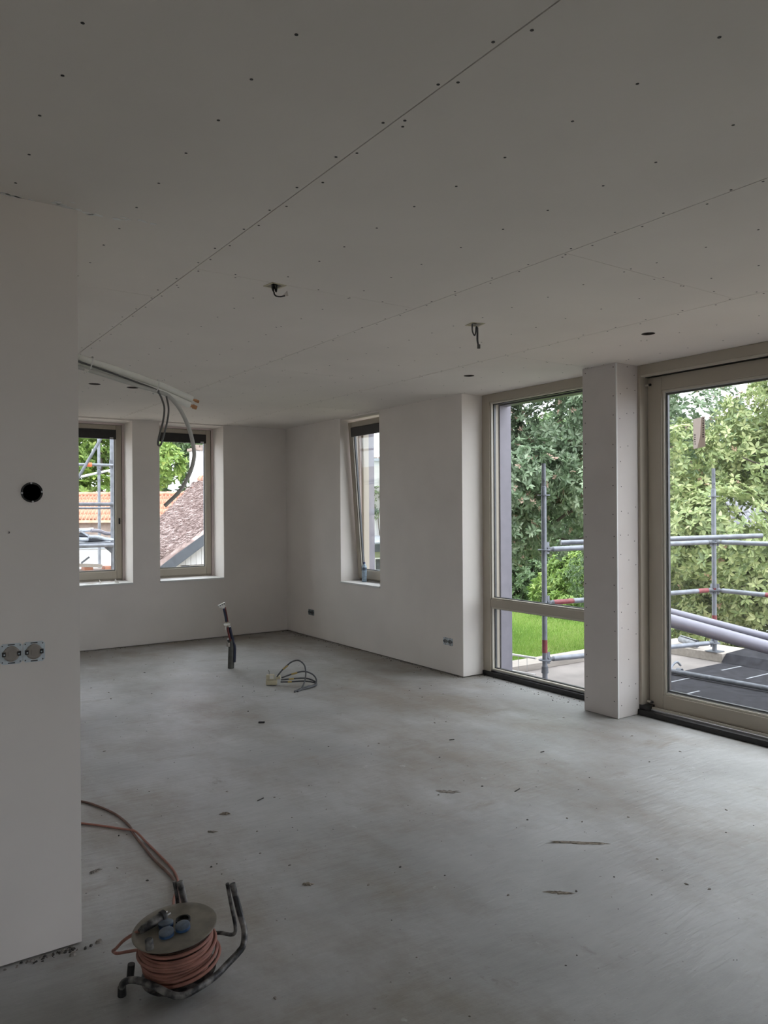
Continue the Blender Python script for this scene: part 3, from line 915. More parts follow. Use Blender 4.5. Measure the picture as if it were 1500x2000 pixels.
# ------------------------------------------------------------------ air-conditioning line set from the left wall
t = empty('refrigerant_pipe_bundle', (XP, 3.62, 2.25), 'bundle of white insulated pipes with hanging hose jutting from the left wall', 'pipes')
pu = [(XP, 3.62, 2.262), (0.826, 3.62, 2.226), (1.17, 3.62, 2.141), (1.353, 3.62, 2.080)]
pl = [(XP, 3.612, 2.226), (0.826, 3.612, 2.192), (1.169, 3.612, 2.107), (1.338, 3.612, 2.049)]
p1 = build('insulated_pipe', MB().tube(spline(pu, 6), 0.0165, 14), 'whitefoam', t, smooth=True)
p2 = build('insulated_pipe', MB().tube(spline(pl, 6), 0.0155, 14), 'whitefoam', t, smooth=True)
for p, e, r in ((p1, (1.353, 3.62, 2.080), 0.0055), (p2, (1.338, 3.612, 2.049), 0.0075)):
    e = Vector(e)
    d = Vector((0.95, 0, -0.31)).normalized()
    build('copper_end', MB().tube([e - d * 0.01, e + d * 0.014, e + d * 0.015, e + d * 0.034], [r, r, r * 1.5, r * 1.3], 12), 'copper', p, smooth=True)
build('drain_hose', MB().tube(spline([(XP, 3.588, 2.212), (0.832, 3.588, 2.174), (1.05, 3.588, 2.124), (1.18, 3.590, 2.097), (1.229, 3.595, 2.080), (1.284, 3.60, 2.022), (1.33, 3.60, 1.926), (1.352, 3.60, 1.827), (1.346, 3.60, 1.765), (1.323, 3.60, 1.702), (1.277, 3.60, 1.627), (1.206, 3.60, 1.558)], 8), 0.0095, 12), 'hose', t, smooth=True)
build('control_cable', MB().tube(spline([(XP, 3.586, 2.236), (0.826, 3.586, 2.200), (1.14, 3.586, 2.114), (1.173, 3.58, 2.092), (1.193, 3.58, 2.05), (1.200, 3.58, 2.014), (1.192, 3.58, 1.953), (1.175, 3.58, 1.891), (1.168, 3.58, 1.852), (1.173, 3.576, 1.842), (1.181, 3.572, 1.852), (1.199, 3.57, 1.912), (1.214, 3.57, 1.979), (1.217, 3.572, 2.028), (1.210, 3.58, 2.078)], 8), 0.0045, 10), 'greycable', t, smooth=True)
d = Vector((0.97, 0, -0.24)).normalized()
for cx, cz in ((1.17, 2.122), (0.87, 2.198)):
    c = Vector((cx, 3.608, cz))
    w_ = d.cross(Y)
    ringp = [c + Y * (0.036 * math.cos(a)) + w_ * (0.037 * math.sin(a)) for a in [2 * math.pi * k / 20 for k in range(20)]]
    mb = MB()
    mb.tube([p - d * 0.0015 for p in ringp], 0.0016, 6, closed=True)
    mb.tube([p + d * 0.0015 for p in ringp], 0.0016, 6, closed=True)
    build('cable_tie', mb, 'tie', t)
build('clip', MB().obox((0.845, 3.58, 2.165), d, Y, w_, 0.010, 0.012, 0.004), 'whiteplug', t, bevel=0.002)

# ------------------------------------------------------------------ floor services
t = empty('riser_conduit', (3.0, 7.04, 0), 'upright grey conduit with blue and red tubes and white connectors rising from the floor', 'conduit')
build('conduit', MB().tube(spline([(3.005, 7.04, 0.0), (3.008, 7.04, 0.10), (3.012, 7.04, 0.22), (2.998, 7.04, 0.29)], 6), [0.031] * 19, 14), 'greytube', t, smooth=True)
build('blue_tube', MB().tube(spline([(3.03, 7.015, 0.06), (3.034, 7.012, 0.2), (3.020, 7.02, 0.26), (3.000, 7.02, 0.34), (2.985, 7.02, 0.41)], 6), 0.014, 12), 'bluewire', t, smooth=True)
build('red_tube', MB().tube(spline([(2.992, 7.015, 0.27), (2.975, 7.015, 0.33), (2.962, 7.015, 0.41)], 6), 0.009, 10), 'redwire', t, smooth=True)
build('blue_tube', MB().tube(spline([(2.957, 7.03, 0.46), (2.947, 7.03, 0.52), (2.930, 7.03, 0.595)], 6), 0.012, 12), 'bluewire', t, smooth=True)
build('red_tube', MB().tube(spline([(2.968, 7.02, 0.46), (2.957, 7.02, 0.53), (2.940, 7.02, 0.605)], 6), 0.006, 10), 'redwire', t, smooth=True)
build('bare_wire', MB().tube(spline([(2.975, 7.03, 0.40), (2.965, 7.03, 0.44), (2.956, 7.03, 0.47)], 6), 0.006, 8), 'beigebox', t, smooth=True)
build('side_clip', MB().box(2.962, 2.985, 7.01, 7.05, 0.215, 0.255), 'taupe', t, bevel=0.003)
build('connector', MB().box(2.928, 2.985, 7.0, 7.03, 0.428, 0.446), 'whiteplug', t, bevel=0.002)
build('connector_tail', MB().tube([(2.938, 7.01, 0.428), (2.936, 7.008, 0.385)], 0.004, 8), 'whiteplug', t)
c = build('connector', MB().obox((2.905, 7.02, 0.632), Vector((.93, 0, .36)), Y, Vector((-.36, 0, .93)), 0.036, 0.012, 0.010), 'whiteplug', t, bevel=0.002)
c2 = build('connector', MB().obox((2.912, 7.02, 0.610), Vector((.93, 0, .36)), Y, Vector((-.36, 0, .93)), 0.024, 0.010, 0.007), 'whiteplug', t, bevel=0.002)
for k in range(3):
    build('port', MB().obox((2.885 + 0.02 * k, 7.006, 0.6245 + 0.0078 * k), Vector((.93, 0, .36)), Y, Vector((-.36, 0, .93)), 0.006, 0.0015, 0.005), 'spacer', c)

t = empty('cable_connector_cluster', (3.1, 6.05, 0), 'beige connectors with coiled dark cables lying on the floor beside the upright conduit', 'cables')
def cab(pts, r=0.0068, m_='darkcable', nm='cable'):
    return build(nm, MB().tube(spline(pts, 8), r, 10), m_, t, smooth=True)
cab([(3.035, 6.10, 0.075), (3.072, 6.08, 0.128), (3.110, 6.06, 0.168), (3.150, 6.033, 0.205), (3.197, 5.999, 0.216), (3.237, 5.971, 0.178), (3.248, 5.962, 0.115), (3.225, 5.930, 0.062), (3.175, 5.870, 0.030), (3.110, 5.80, 0.012), (3.060, 5.760, 0.004)])
cab([(3.05, 6.04, 0.075), (3.143, 5.985, 0.110), (3.217, 5.935, 0.128), (3.280, 5.895, 0.100), (3.305, 5.875, 0.055), (3.270, 5.835, 0.022), (3.180, 5.805, 0.012), (3.09, 5.790, 0.008), (3.030, 5.765, 0.004)])
cab([(3.05, 6.05, 0.055), (3.15, 6.00, 0.062), (3.250, 5.95, 0.060), (3.312, 5.90, 0.030), (3.280, 5.84, 0.014), (3.19, 5.82, 0.022), (3.10, 5.81, 0.010), (3.045, 5.79, 0.004)])
cab([(3.05, 6.06, 0.035), (3.12, 6.02, 0.034), (3.22, 5.96, 0.038), (3.30, 5.92, 0.024), (3.29, 5.87, 0.016), (3.21, 5.84, 0.012), (3.14, 5.81, 0.008)])
for p, q in (((3.083, 6.073, 0.140), (3.120, 6.054, 0.174)), ((3.125, 5.996, 0.104), (3.168, 5.968, 0.117)), ((3.110, 6.020, 0.059), (3.150, 6.00, 0.062)), ((3.105, 6.028, 0.034), (3.135, 6.012, 0.034))):
    build('tape_band', MB().tube([p, q], 0.0080, 10), 'yellowtape', t, smooth=True)
ax = Vector((.83, -.56, 0)); ay = Vector((.56, .83, 0))
for c_, hx, hz, mt_ in (((3.000, 6.135, 0.026), 0.048, 0.020, 'beigebox'), ((2.993, 6.145, 0.070), 0.034, 0.022, 'beigebox'), ((3.055, 6.115, 0.066), 0.020, 0.013, 'beigebox')):
    k = build('connector', MB().obox(c_, ax, ay, Z, hx, 0.025, hz), mt_, t, bevel=0.003)
build('print_panel', MB().obox(Vector((3.005, 6.137, 0.074)) - ay * 0.0262, ax, ay, Z, 0.016, 0.0008, 0.016), 'whiteplug', t)
build('loose_wire', MB().tube(spline([(2.985, 6.15, 0.09), (2.99, 6.16, 0.115), (2.98, 6.16, 0.13)]), 0.0025, 8), 'greycable', t, smooth=True)

# ------------------------------------------------------------------ cable reel
n_ = Vector((-.094, -.017, 1)).normalized()
c0 = Vector((.834, 2.42, .19))
e1 = Vector((.824, -.566, 0)); e1 = (e1 - n_ * e1.dot(n_)).normalized()
e2 = n_.cross(e1)
def RL(a, b, h=0.0):
    return c0 + e1 * a + e2 * b + n_ * h
reel = empty('cable_reel', (c0.x, c0.y, 0), 'old cable reel with faded red cable and worn black frame in the foreground', 'cable reel')
R = 0.133
disc = build('socket_disc', MB().lathe([(R - 0.004, -0.003), (R, -0.002), (R, 0.001), (R - 0.003, 0.003), (R - 0.02, 0.0018), (0.03, 0.0018)], c0, 48, n_), 'reeldisc', reel, smooth=True)
RF = 0.118
build('lower_flange', MB().lathe([(RF - 0.004, -0.152), (RF, -0.151), (RF, -0.148), (RF - 0.004, -0.147)], c0, 48, n_), 'wornblack', reel, smooth=True)
build('drum', MB().lathe([(0.078, -0.148), (0.078, -0.003)], c0, 32, n_), 'blackrub', reel, smooth=True)
pts = []
turns = 10
for k in range(turns * 44):
    s_ = k / (turns * 44)
    a = 2 * math.pi * k / 44
    prof = 0.100 + 0.017 * math.sin(math.pi * min(1, 0.12 + s_ * 1.0)) - 0.006 * s_
    wob = 0.0035 * math.sin(a * 0.37) * math.cos(a * 1.13) + 0.002 * math.sin(2.3 * a)
    h = -0.022 - 0.116 * s_ + 0.0045 * math.sin(a * 0.83 + 1.7) + 0.0025 * math.sin(a * 0.51)
    pts.append(RL((prof + wob) * math.cos(a), (prof + wob) * math.sin(a), max(-0.141, h)))
build('cable_coil', MB().tube(pts, 0.0056, 8), 'reelcable', reel, smooth=True)
pts = [RL((0.088 + 0.003 * math.sin(k * 0.21)) * math.cos(2 * math.pi * k / 36), (0.088 + 0.003 * math.sin(k * 0.21)) * math.sin(2 * math.pi * k / 36), -0.016 - 0.124 * k / (36 * 11)) for k in range(36 * 11)]
build('inner_coil', MB().tube(pts, 0.0056, 7), 'cablebrown', reel, smooth=True)
for j, (ro, hh, ph) in enumerate(((0.120, -0.100, 0.1), (0.127, -0.118, 0.35), (0.118, -0.070, 0.2))):
    lp = [RL((ro - 0.010 + 0.016 * math.cos(a - ph)) * math.cos(a), (ro - 0.010 + 0.016 * math.cos(a - ph)) * math.sin(a), hh + 0.012 * math.sin(a + 0.6 + ph)) for a in [2 * math.pi * k / 48 for k in range(48)]]
    build('slack_turn', MB().tube(lp, 0.0055, 8, closed=True), 'reelcable', reel, smooth=True)
for i, (a, b) in enumerate(((0.022, 0.022), (-0.028, 0.002), (0.032, -0.020), (-0.012, -0.048))):
    rim = build('socket_rim', MB().ring(RL(a, b, 0.003), n_, 0.019, 0.0235, 0.009, 24), 'bluerim' if i else 'blackrub', disc, smooth=True)
    if i:
        ln = (n_ + e2 * 0.12 * (1 if i == 1 else -1)).normalized()
        build('socket_lid', MB().lathe([(0.0235, 0), (0.0235, 0.004), (0.020, 0.006)], RL(a, b, 0.0125), 24, ln), 'bluelid', disc, smooth=True)
    else:
        build('socket_well', MB().lathe([(0.019, 0), (0.019, 0.002)], RL(a, b, 0.003), 24, n_), 'blackrub', disc, smooth=True)
build('crank_knob', MB().lathe([(0.013, 0), (0.0125, 0.028), (0.010, 0.031)], RL(-0.047, -0.109, 0.002), 16, n_), 'wornblack', reel, smooth=True)
pd = (Vector(RL(-0.040, 0.040)) - Vector(RL(-0.100, -0.040))).normalized()
pg = build('plug', MB().tube([RL(-0.100, -0.040, 0.016), RL(-0.093, -0.031, 0.018), RL(-0.070, -0.001, 0.019), RL(-0.052, 0.024, 0.019), RL(-0.050, 0.026, 0.019), RL(-0.042, 0.037, 0.019)], [0.008, 0.012, 0.0145, 0.0155, 0.0185, 0.0185], 16), 'wornblack', reel, smooth=True)
for s in (-1, 1):
    q = Vector(RL(-0.042, 0.037, 0.019)) + pd.cross(n_) * (0.0085 * s)
    build('pin', MB().tube([q, q + pd * 0.018], 0.0024, 8), 'alu', pg, smooth=True)
build('plug_cord', MB().tube(spline([RL(-0.097, -0.036, 0.016), (0.728, 2.468, 0.185), (0.702, 2.525, 0.140), (0.697, 2.600, 0.080), (0.702, 2.655, 0.045), (0.716, 2.660, 0.030), (0.735, 2.605, 0.055), (0.755, 2.540, 0.085), (0.775, 2.49, 0.10)], 8), 0.0052, 10), 'reelcable', reel, smooth=True)
fr = [(0.678, 2.464, 0.022), (0.677, 2.452, 0.045), (0.688, 2.432, 0.062), (0.709, 2.395, 0.073), (0.737, 2.340, 0.075), (0.772, 2.287, 0.064), (0.803, 2.270, 0.056), (0.855, 2.279, 0.055), (0.926, 2.307, 0.055), (0.980, 2.336, 0.062), (1.025, 2.354, 0.075), (1.048, 2.366, 0.088), (1.072, 2.413, 0.110), (1.069, 2.435, 0.145), (1.061, 2.453, 0.200), (1.050, 2.459, 0.252)]
build('frame_tube', MB().tube(spline(fr, 6), 0.0105, 12), 'wornblack', reel, smooth=True)
build('frame_tube', MB().tube(spline([(0.985, 2.56, 0.055), (1.032, 2.525, 0.060), (1.056, 2.474, 0.070), (1.064, 2.468, 0.095), (1.052, 2.474, 0.170), (1.036, 2.470, 0.252)], 6), 0.0065, 10), 'wornblack', reel, smooth=True)
build('frame_tube', MB().tube(spline([(0.955, 2.565, 0.02), (0.930, 2.562, 0.12), (0.919, 2.568, 0.19), (0.907, 2.579, 0.252)], 6), 0.0115, 12), 'wornblack', reel, smooth=True)
build('frame_tube', MB().tube(spline([(0.905, 2.590, 0.10), (0.902, 2.586, 0.18), (0.893, 2.592, 0.252)], 6), 0.0065, 10), 'wornblack', reel, smooth=True)
build('frame_foot', MB().tube([(0.679, 2.466, 0.002), (0.678, 2.463, 0.030)], [0.014, 0.013], 12), 'blackrub', reel, smooth=True)
build('frame_foot', MB().tube([(0.722, 2.530, 0.002), (0.726, 2.526, 0.055)], [0.012, 0.012], 12), 'blackrub', reel, smooth=True)
build('axle', MB().tube([RL(0, 0, -0.153), RL(0, 0, -0.168)], 0.012, 12), 'wornblack', reel, smooth=True)

build('extension_cable', MB().tube(spline([(0.66, 4.62, 0.006), (0.82, 4.42, 0.006), (0.961, 4.239, 0.006), (1.015, 4.123, 0.006), (1.062, 3.958, 0.006), (1.078, 3.779, 0.006), (1.067, 3.653, 0.0055), (1.064, 3.516, 0.006), (1.061, 3.359, 0.006), (1.068, 3.208, 0.006), (1.070, 3.122, 0.006), (1.058, 3.03, 0.008), (1.02, 2.90, 0.02), (0.975, 2.78, 0.045), (0.945, 2.70, 0.07)], 8), 0.0055, 10), 'cablebrown', label='dark brown cable coming from behind the left wall to the reel', cat='cable', smooth=True)
build('extension_cable', MB().tube(spline([(0.66, 4.14, 0.006), (0.80, 4.03, 0.006), (0.892, 3.938, 0.006), (0.970, 3.845, 0.006), (1.045, 3.744, 0.006), (1.074, 3.665, 0.0165), (1.088, 3.537, 0.006), (1.094, 3.371, 0.006), (1.097, 3.218, 0.006), (1.085, 3.115, 0.006), (1.057, 3.028, 0.018), (1.01, 2.937, 0.016), (0.975, 2.84, 0.03), (0.95, 2.74, 0.065)], 8), 0.0050, 10), 'reelcable', label='reddish cable crossing over the dark cable on the floor behind the reel', cat='cable', smooth=True)

# ------------------------------------------------------------------ rubble and small litter
def chip(mb, x, y, s, zs=0.45):
    n = random.randint(5, 7)
    a0 = random.random() * 6
    rs = [s * random.uniform(0.6, 1.2) for _ in range(n)]
    sx = random.uniform(0.7, 1.8)
    th = random.random() * 3.14
    def P(r, k, z):
        a = a0 + 2 * math.pi * k / n
        u, v = r * math.cos(a) * sx, r * math.sin(a)
        return (x + u * math.cos(th) - v * math.sin(th), y + u * math.sin(th) + v * math.cos(th), z)
    vs_ = [P(rs[k], k, 0.0) for k in range(n)] + [P(rs[k] * 0.65, k, s * zs) for k in range(n)]
    fs_ = [tuple(range(n))[::-1], tuple(range(n, 2 * n))] + [(k, (k + 1) % n, n + (k + 1) % n, n + k) for k in range(n)]
    mb.add(vs_, fs_)

ma, mbk = MB(), MB()
for _ in range(620):
    x, y = random.uniform(0.7, 4.7), random.uniform(1.0, 8.7)
    if x > XR - 0.05 and y > YE: continue
    if x < XP + 0.06 and y > YP - 0.06: continue
    if XR - 0.05 < x and YC1 - 0.05 < y < YC2 + 0.05: continue
    if 0.62 < x < 1.15 and 2.25 < y < 2.75: continue
    chip(ma if random.random() < 0.55 else mbk, x, y, random.choice([0.0018, 0.0025, 0.003, 0.003, 0.004, 0.007]))
for _ in range(420):        # crumbs along the foot of the walls
    q = random.random()
    if q < 0.4:
        x, y = XR - abs(random.gauss(0, 0.05)) - 0.006, random.uniform(YE, YB)
    elif q < 0.65:
        x, y = random.uniform(1.2, XR), YB - abs(random.gauss(0, 0.05)) - 0.006
    elif q < 0.85:
        x, y = random.uniform(XR + 0.02, 4.77), random.uniform(YC2 + 0.05, YE - 0.02)
    else:
        x, y = XP - 0.02 - abs(random.gauss(0, 0.12)), YP - 0.008 - abs(random.gauss(0, 0.015))
    chip(ma if random.random() < 0.6 else mbk, x, y, random.choice([0.002, 0.003, 0.003, 0.004, 0.006]), 0.7)
build('floor_grit', ma, 'chip', label='pale plaster crumbs and grit scattered over the concrete floor', cat='debris', kind='stuff')
build('floor_specks', mbk, 'chip_dark', label='dark specks of dirt scattered over the concrete floor', cat='debris', kind='stuff')

build('dark_offcut', MB().obox((2.40, 5.075, 0.0055), Vector((.83, -.56, 0)), Vector((.56, .83, 0)), Z, 0.022, 0.008, 0.005), 'blackrub', bevel=0.001, label='small dark offcut lying in the middle of the floor', cat='offcut')
def patch(x, y, rx, ry, ang, h, n=26):
    out = MB()
    rs = [random.uniform(0.35, 1.15) for _ in range(n)]
    ca, sa = math.cos(ang), math.sin(ang)
    vs_ = []
    for f, z in ((1.0, 0.0002), (0.7, h), (0.3, h * random.uniform(0.4, 0.8))):
        for k in range(n):
            a = 2 * math.pi * k / n
            u, v = rx * f * rs[k] * math.cos(a), ry * f * rs[k] * math.sin(a)
            vs_.append((x + u * ca - v * sa, y + u * sa + v * ca, z * random.uniform(0.8, 1.2)))
    fs_ = [tuple(range(n))[::-1], tuple(range(2 * n, 3 * n))]
    for q in range(2):
        fs_ += [(q * n + k, q * n + (k + 1) % n, (q + 1) * n + (k + 1) % n, (q + 1) * n + k) for k in range(n)]
    return out.add(vs_, fs_)
for x, y, rx, ry, an, h, mt_, lab in ((0.821, 3.383, 0.034, 0.016, 0.3, 0.005, 'chip', 'flat oval lump of dried mortar on the floor near the left wall'),
        (1.522, 3.649, 0.034, 0.018, -0.6, 0.006, 'dirt', 'brown clod of mortar on the floor behind the cable reel'),
        (1.382, 3.483, 0.030, 0.012, -0.6, 0.004, 'chip', 'thin mortar scab on the floor left of the brown clod'),
        (1.505, 2.763, 0.030, 0.016, -0.5, 0.005, 'dirt', 'brown mortar scab on the floor right of the cable reel'),
        (2.700, 2.400, 0.150, 0.022, -0.67, 0.003, 'dirt', 'long brown mortar ridge on the floor in front of the column'),
        (2.296, 2.125, 0.060, 0.016, -0.73, 0.003, 'dirt', 'short brown mortar ridge in the foreground right of the reel'),
        (2.630, 3.235, 0.080, 0.030, -0.75, 0.003, 'chip', 'rough mortar patch in the middle of the floor')):
    build('mortar_lump', patch(x, y, rx, ry, an, h), mt_, label=lab, cat='mortar', group='dried mortar on the floor', smooth=True)
for i, (x, y, a, l_) in enumerate(((1.02, 2.02, 1.2, 0.03), (1.75, 3.72, 0.4, 0.03), (2.95, 3.03, 0.3, 0.035), (3.55, 3.42, 0.0, 0.02), (3.25, 3.95, -.3, 0.022))):
    d_ = Vector((math.cos(a), math.sin(a), 0)); q_ = Vector((-d_.y, d_.x, 0))
    build('wood_splinter', MB().obox((x, y, 0.003), d_, q_, Z, l_ * 0.8, 0.0016, 0.0022), 'chip_dark',
          label=['thin dark splinter on the floor right of the cable reel', 'thin dark splinter lying alone in mid floor', 'thin splinter on the floor straight in front of the column', 'short splinter on the floor near the sliding door', 'short splinter on the floor near the column foot'][i], cat='splinter', group='splinters on the floor')
for i, (x, y, s) in enumerate(((0.648, 2.815, .008), (0.668, 2.822, .007), (0.70, 2.83, .011), (0.60, 2.80, .012))):
    mb = MB(); chip(mb, x, y - 0.01, s, 0.8)
    build('rubble_stone', mb, 'chip_dark' if i < 2 else 'chip', label=['small dark rubble stone right at the left wall corner', 'dark rubble stone just right of the left wall corner', 'pale rubble stone furthest right of the left wall corner', 'pale rubble stone against the left wall face'][i], cat='stone', group='rubble at the wall corner')

# paper scraps on the sill of the left back window
for i, (x, y, a) in enumerate(((2.16, 8.98, 0.3), (2.27, 9.00, 1.2), (2.38, 9.06, 0.2), (2.44, 8.96, 2.0))):
    s = 0.075 - 0.012 * i
    d_ = Vector((math.cos(a), math.sin(a), 0.0)); q_ = Vector((-d_.y, d_.x, 0))
    b0 = Vector((x, y, ZS + 0.0215))
    P4 = [b0 - d_ * s, b0 + d_ * s * 0.2 + q_ * 0.02 + Z * (0.012 + 0.03 * (i % 2)), b0 + d_ * s, b0 + d_ * 0.1 * s - q_ * 0.03]
    vs_ = P4 + [p + Z * 0.0012 for p in P4]
    build('plaster_scrap', MB().add(vs_, [(0, 1, 2), (0, 2, 3), (4, 6, 5), (4, 7, 6), (0, 4, 5, 1), (1, 5, 6, 2), (2, 6, 7, 3), (3, 7, 4, 0)]), 'board',
          label=['torn pale scrap at the left end of the window sill by the left wall', 'folded pale scrap second from left on that window sill', 'upright pale scrap in the middle of that window sill', 'small pale scrap at the right end of that window sill'][i], cat='scrap', group='scraps on the window sill')

# water bottle on the sill of the tilted window
t = empty('water_bottle', (4.715, 7.262, ZS + 0.021), 'blue-tinted plastic water bottle standing on the sill of the tilted window', 'bottle')
bz0 = ZS + 0.0212
body = [(0.024, 0), (0.029, 0.004)]
for k in range(7):
    body += [(0.029, 0.012 + k * 0.016), (0.0268, 0.020 + k * 0.016)]
body += [(0.029, 0.128), (0.029, 0.165), (0.025, 0.182), (0.013, 0.198), (0.012, 0.206)]
build('bottle_body', MB().lathe(body, (4.715, 7.262, bz0), 20), 'bottle', t, smooth=True)
build('bottle_cap', MB().lathe([(0.0135, 0.2062), (0.0135, 0.220), (0.012, 0.222)], (4.715, 7.262, bz0), 16), 'cap', t, smooth=True)
build('bottle_label', MB().ring((4.715, 7.262, bz0 + 0.132), Z, 0.0291, 0.0296, 0.030, 20), 'bluelid', t, smooth=True)

# ================================================================== outside: the flat roof
GZ = -2.9
TZ = -0.08
build('terrace_floor', MB().box(4.952, 7.95, -1.5, 5.75, -0.45, TZ), 'deck', label='pale flat roof outside the glazing, not yet covered', cat='roof', kind='structure', origin=(6.4, 2, TZ))
for y0, y1, nm in ((3.02, 4.019, 'sheet of black bitumen on flat roof, second from the far edge'), (4.021, 4.58, 'narrow strip of black bitumen at the far edge of the covering'), (1.5, 3.018, 'sheet of black bitumen on flat roof nearest the right')):
    build('bitumen_sheet', MB().box(4.99, 7.415, y0, y1, TZ + 0.0002, TZ + 0.007), 'bitumen', label=nm, cat='roofing', group='bitumen sheets on the flat roof')
for x0, x1, yy in ((7.06, 7.40, 4.372), (6.15, 6.50, 4.352), (6.90, 7.30, 4.020), (5.7, 6.1, 3.99)):
    build('membrane_tape', MB().box(x0, x1, yy - 0.010, yy + 0.010, TZ + 0.0072, TZ + 0.0085), 'seam', label={7.06: 'pale tape streak on bitumen near the far scaffold post', 6.15: 'pale tape streak on bitumen near the door jamb', 6.90: 'pale tape streak on bitumen halfway along the far sheet seam', 5.7: 'pale tape streak on bitumen seam closest to the door'}[x0], cat='tape', group='tape on the bitumen')
cb = empty('roof_curb', (6.4, 5.6, TZ), 'pale timber curb along the edges of the flat roof', 'curb')
build('curb_side', MB().box(4.97, 7.95, 5.50, 5.75, TZ + 0.0005, -0.015), 'curb', cb, bevel=0.004)
build('curb_end', MB().box(7.45, 7.95, 4.605, 5.499, TZ + 0.0005, 0.012), 'curb', cb, bevel=0.004)
build('curb_membrane', MB().prism([(7.42, TZ + 0.0075), (7.52, 0.012), (7.93, 0.03), (7.97, -0.05), (7.97, -0.3), (7.95, -0.3), (7.95, TZ)], 'y', -1.5, 4.60), 'bitumen', cb)
build('plywood_sheet', MB().box(5.02, 5.70, 2.2, 3.20, TZ + 0.0073, TZ + 0.026), 'ply', label='orange plywood sheet on the flat roof just outside the sliding door', cat='plywood')
# a cut-off roll of membrane on the curb
rl = []
for k in range(30):
    a = k / 29 * 4.6 * math.pi
    r_ = 0.018 + 0.0020 * a
    rl.append((r_ * math.cos(a), r_ * math.sin(a)))
d_ = Vector((7.40 - 7.56, 4.62 - 4.93, 0)).normalized(); q_ = Vector((-d_.y, d_.x, 0))
vs_, fs_ = [], []
for u, v in rl:
    for h in (0, 0.34):
        vs_.append(Vector((7.66, 5.24, 0.063)) + d_ * h + q_ * u + Z * v)
for i in range(len(rl) - 1):
    fs_.append((2 * i, 2 * i + 1, 2 * i + 3, 2 * i + 2))
ro = build('membrane_roll', MB().add(vs_, fs_), 'seam', label='cut-off grey roll of membrane lying at the foot of the far scaffold post', cat='roll', smooth=True)
sd = ro.modifiers.new('thickness', 'SOLIDIFY'); sd.thickness = 0.003

# ------------------------------------------------------------------ scaffolding on the flat roof
def standard(name, label, x, y, zb, zt, discs, red, group):
    t = empty(name, (x, y, zb), label, 'scaffold post', group)
    build('base_plate', MB().box(x - 0.07, x + 0.07, y - 0.07, y + 0.07, zb, zb + 0.008), 'galv_dark', t)
    build('tube', MB().tube([(x, y, zb + 0.009), (x, y, zt - 0.22)], 0.0242, 16), 'galv', t, smooth=True)
    build('spigot', MB().tube([(x, y, zt - 0.22), (x, y, zt - 0.215), (x, y, zt)], [0.0242, 0.0195, 0.0190], 16), 'galv_dark', t, smooth=True)
    build('spigot_hole', MB().tube([(x - 0.010, y - 0.0175, zt - 0.165), (x - 0.0105, y - 0.0200, zt - 0.165)], 0.006, 10), 'blackrub', t)
    for dz in discs:
        build('rosette', MB().ring((x, y, dz), Z, 0.024, 0.058, 0.008, 20), 'galv', t)
    for r0, r1 in red:
        build('red_band', MB().tube([(x, y, r0), (x, y, r1)], 0.0252, 16), 'red', t, smooth=True)
    build('jack_collar', MB().tube([(x, y, zb + 0.09), (x, y, zb + 0.15)], [0.034, 0.030], 12), 'galv_dark', t, smooth=True)
    return t
standard('scaffold_standard', 'scaffold post seen through the tall fixed window', 5.273, 5.04, TZ + 0.0005, 1.965, (1.665, 1.155, 0.655, 0.128), ((0.20, 0.32),), 'scaffold posts on the flat roof')
standard('scaffold_standard', 'scaffold post seen through the sliding door', 7.51, 4.73, 0.0135, 1.962, (1.662, 1.172, 0.662, 0.10), ((0.23, 0.40), (0.66, 0.69)), 'scaffold posts on the flat roof')

def ledger(label, a, b, r=0.0242, red=(), group='scaffold ledgers on the flat roof', ends=True, m_='galv', cat='scaffold tube', name='scaffold_ledger'):
    a, b = Vector(a), Vector(b)
    d = (b - a).normalized()
    t = empty(name, ((a.x + b.x) / 2, (a.y + b.y) / 2, min(a.z, b.z)), label, cat, group)
    o = 0.10 if ends else 0.0
    build('tube', MB().tube([a + d * o, b - d * o], r, 16), m_, t, smooth=True)
    if ends:
        for p, s in ((a, 1), (b, -1)):
            build('wedge_head', MB().tube([p + d * (s * 0.030), p + d * (s * 0.055), p + d * (s * 0.075), p + d * (s * 0.10)], [0.020, 0.027, 0.017, r], 12), 'galv_dark', t, smooth=True)
            build('wedge', MB().obox(p + d * (s * 0.045) + Z * 0.012, d, d.cross(Z).normalized(), Z, 0.012, 0.004, 0.055), 'galv', t)
    for f0, f1 in red:
        build('red_band', MB().tube([a.lerp(b, f0), a.lerp(b, f1)], r * 1.03, 16), 'red', t, smooth=True)
    return t
A, B = (5.273, 5.04), (7.51, 4.73)
ledger('top scaffold rail between the two posts on the flat roof', (*A, 1.163), (*B, 1.180))
ledger('middle scaffold rail between the two posts, red at both ends', (*A, 0.662), (*B, 0.670), red=((0.045, 0.15), (0.89, 0.955)))
ledger('low scaffold rail close to the roof between the two posts', (*A, 0.136), (*B, 0.108))
ledger('top scaffold rail running right from the far post', (*B, 1.180), (7.51, 2.16, 1.17))
ledger('middle scaffold rail running right from the far post, pale red end', (*B, 0.670), (7.51, 2.16, 0.64), red=((0.22, 0.30),))
ledger('loose scaffold tube resting on the top rail behind the door pane', (5.75, 5.27, 1.205), (7.40, 4.14, 1.262), ends=False, group='loose tubes', name='loose_tube')
ledger('scaffold tube lying on the black bitumen', (6.50, 4.56, -0.040), (6.58, 2.5, -0.040), ends=False, m_='galv_dark', group='loose tubes', name='loose_tube')
cl = empty('tube_clamp', (6.53, 4.60, -0.07), 'steel scaffold clamp at the end of the tube on the bitumen', 'clamp')
build('clamp_jaw', MB().ring((6.52, 4.50, -0.036), Vector((0.04, -1, 0)), 0.0255, 0.034, 0.05, 16), 'galv_dark', cl)
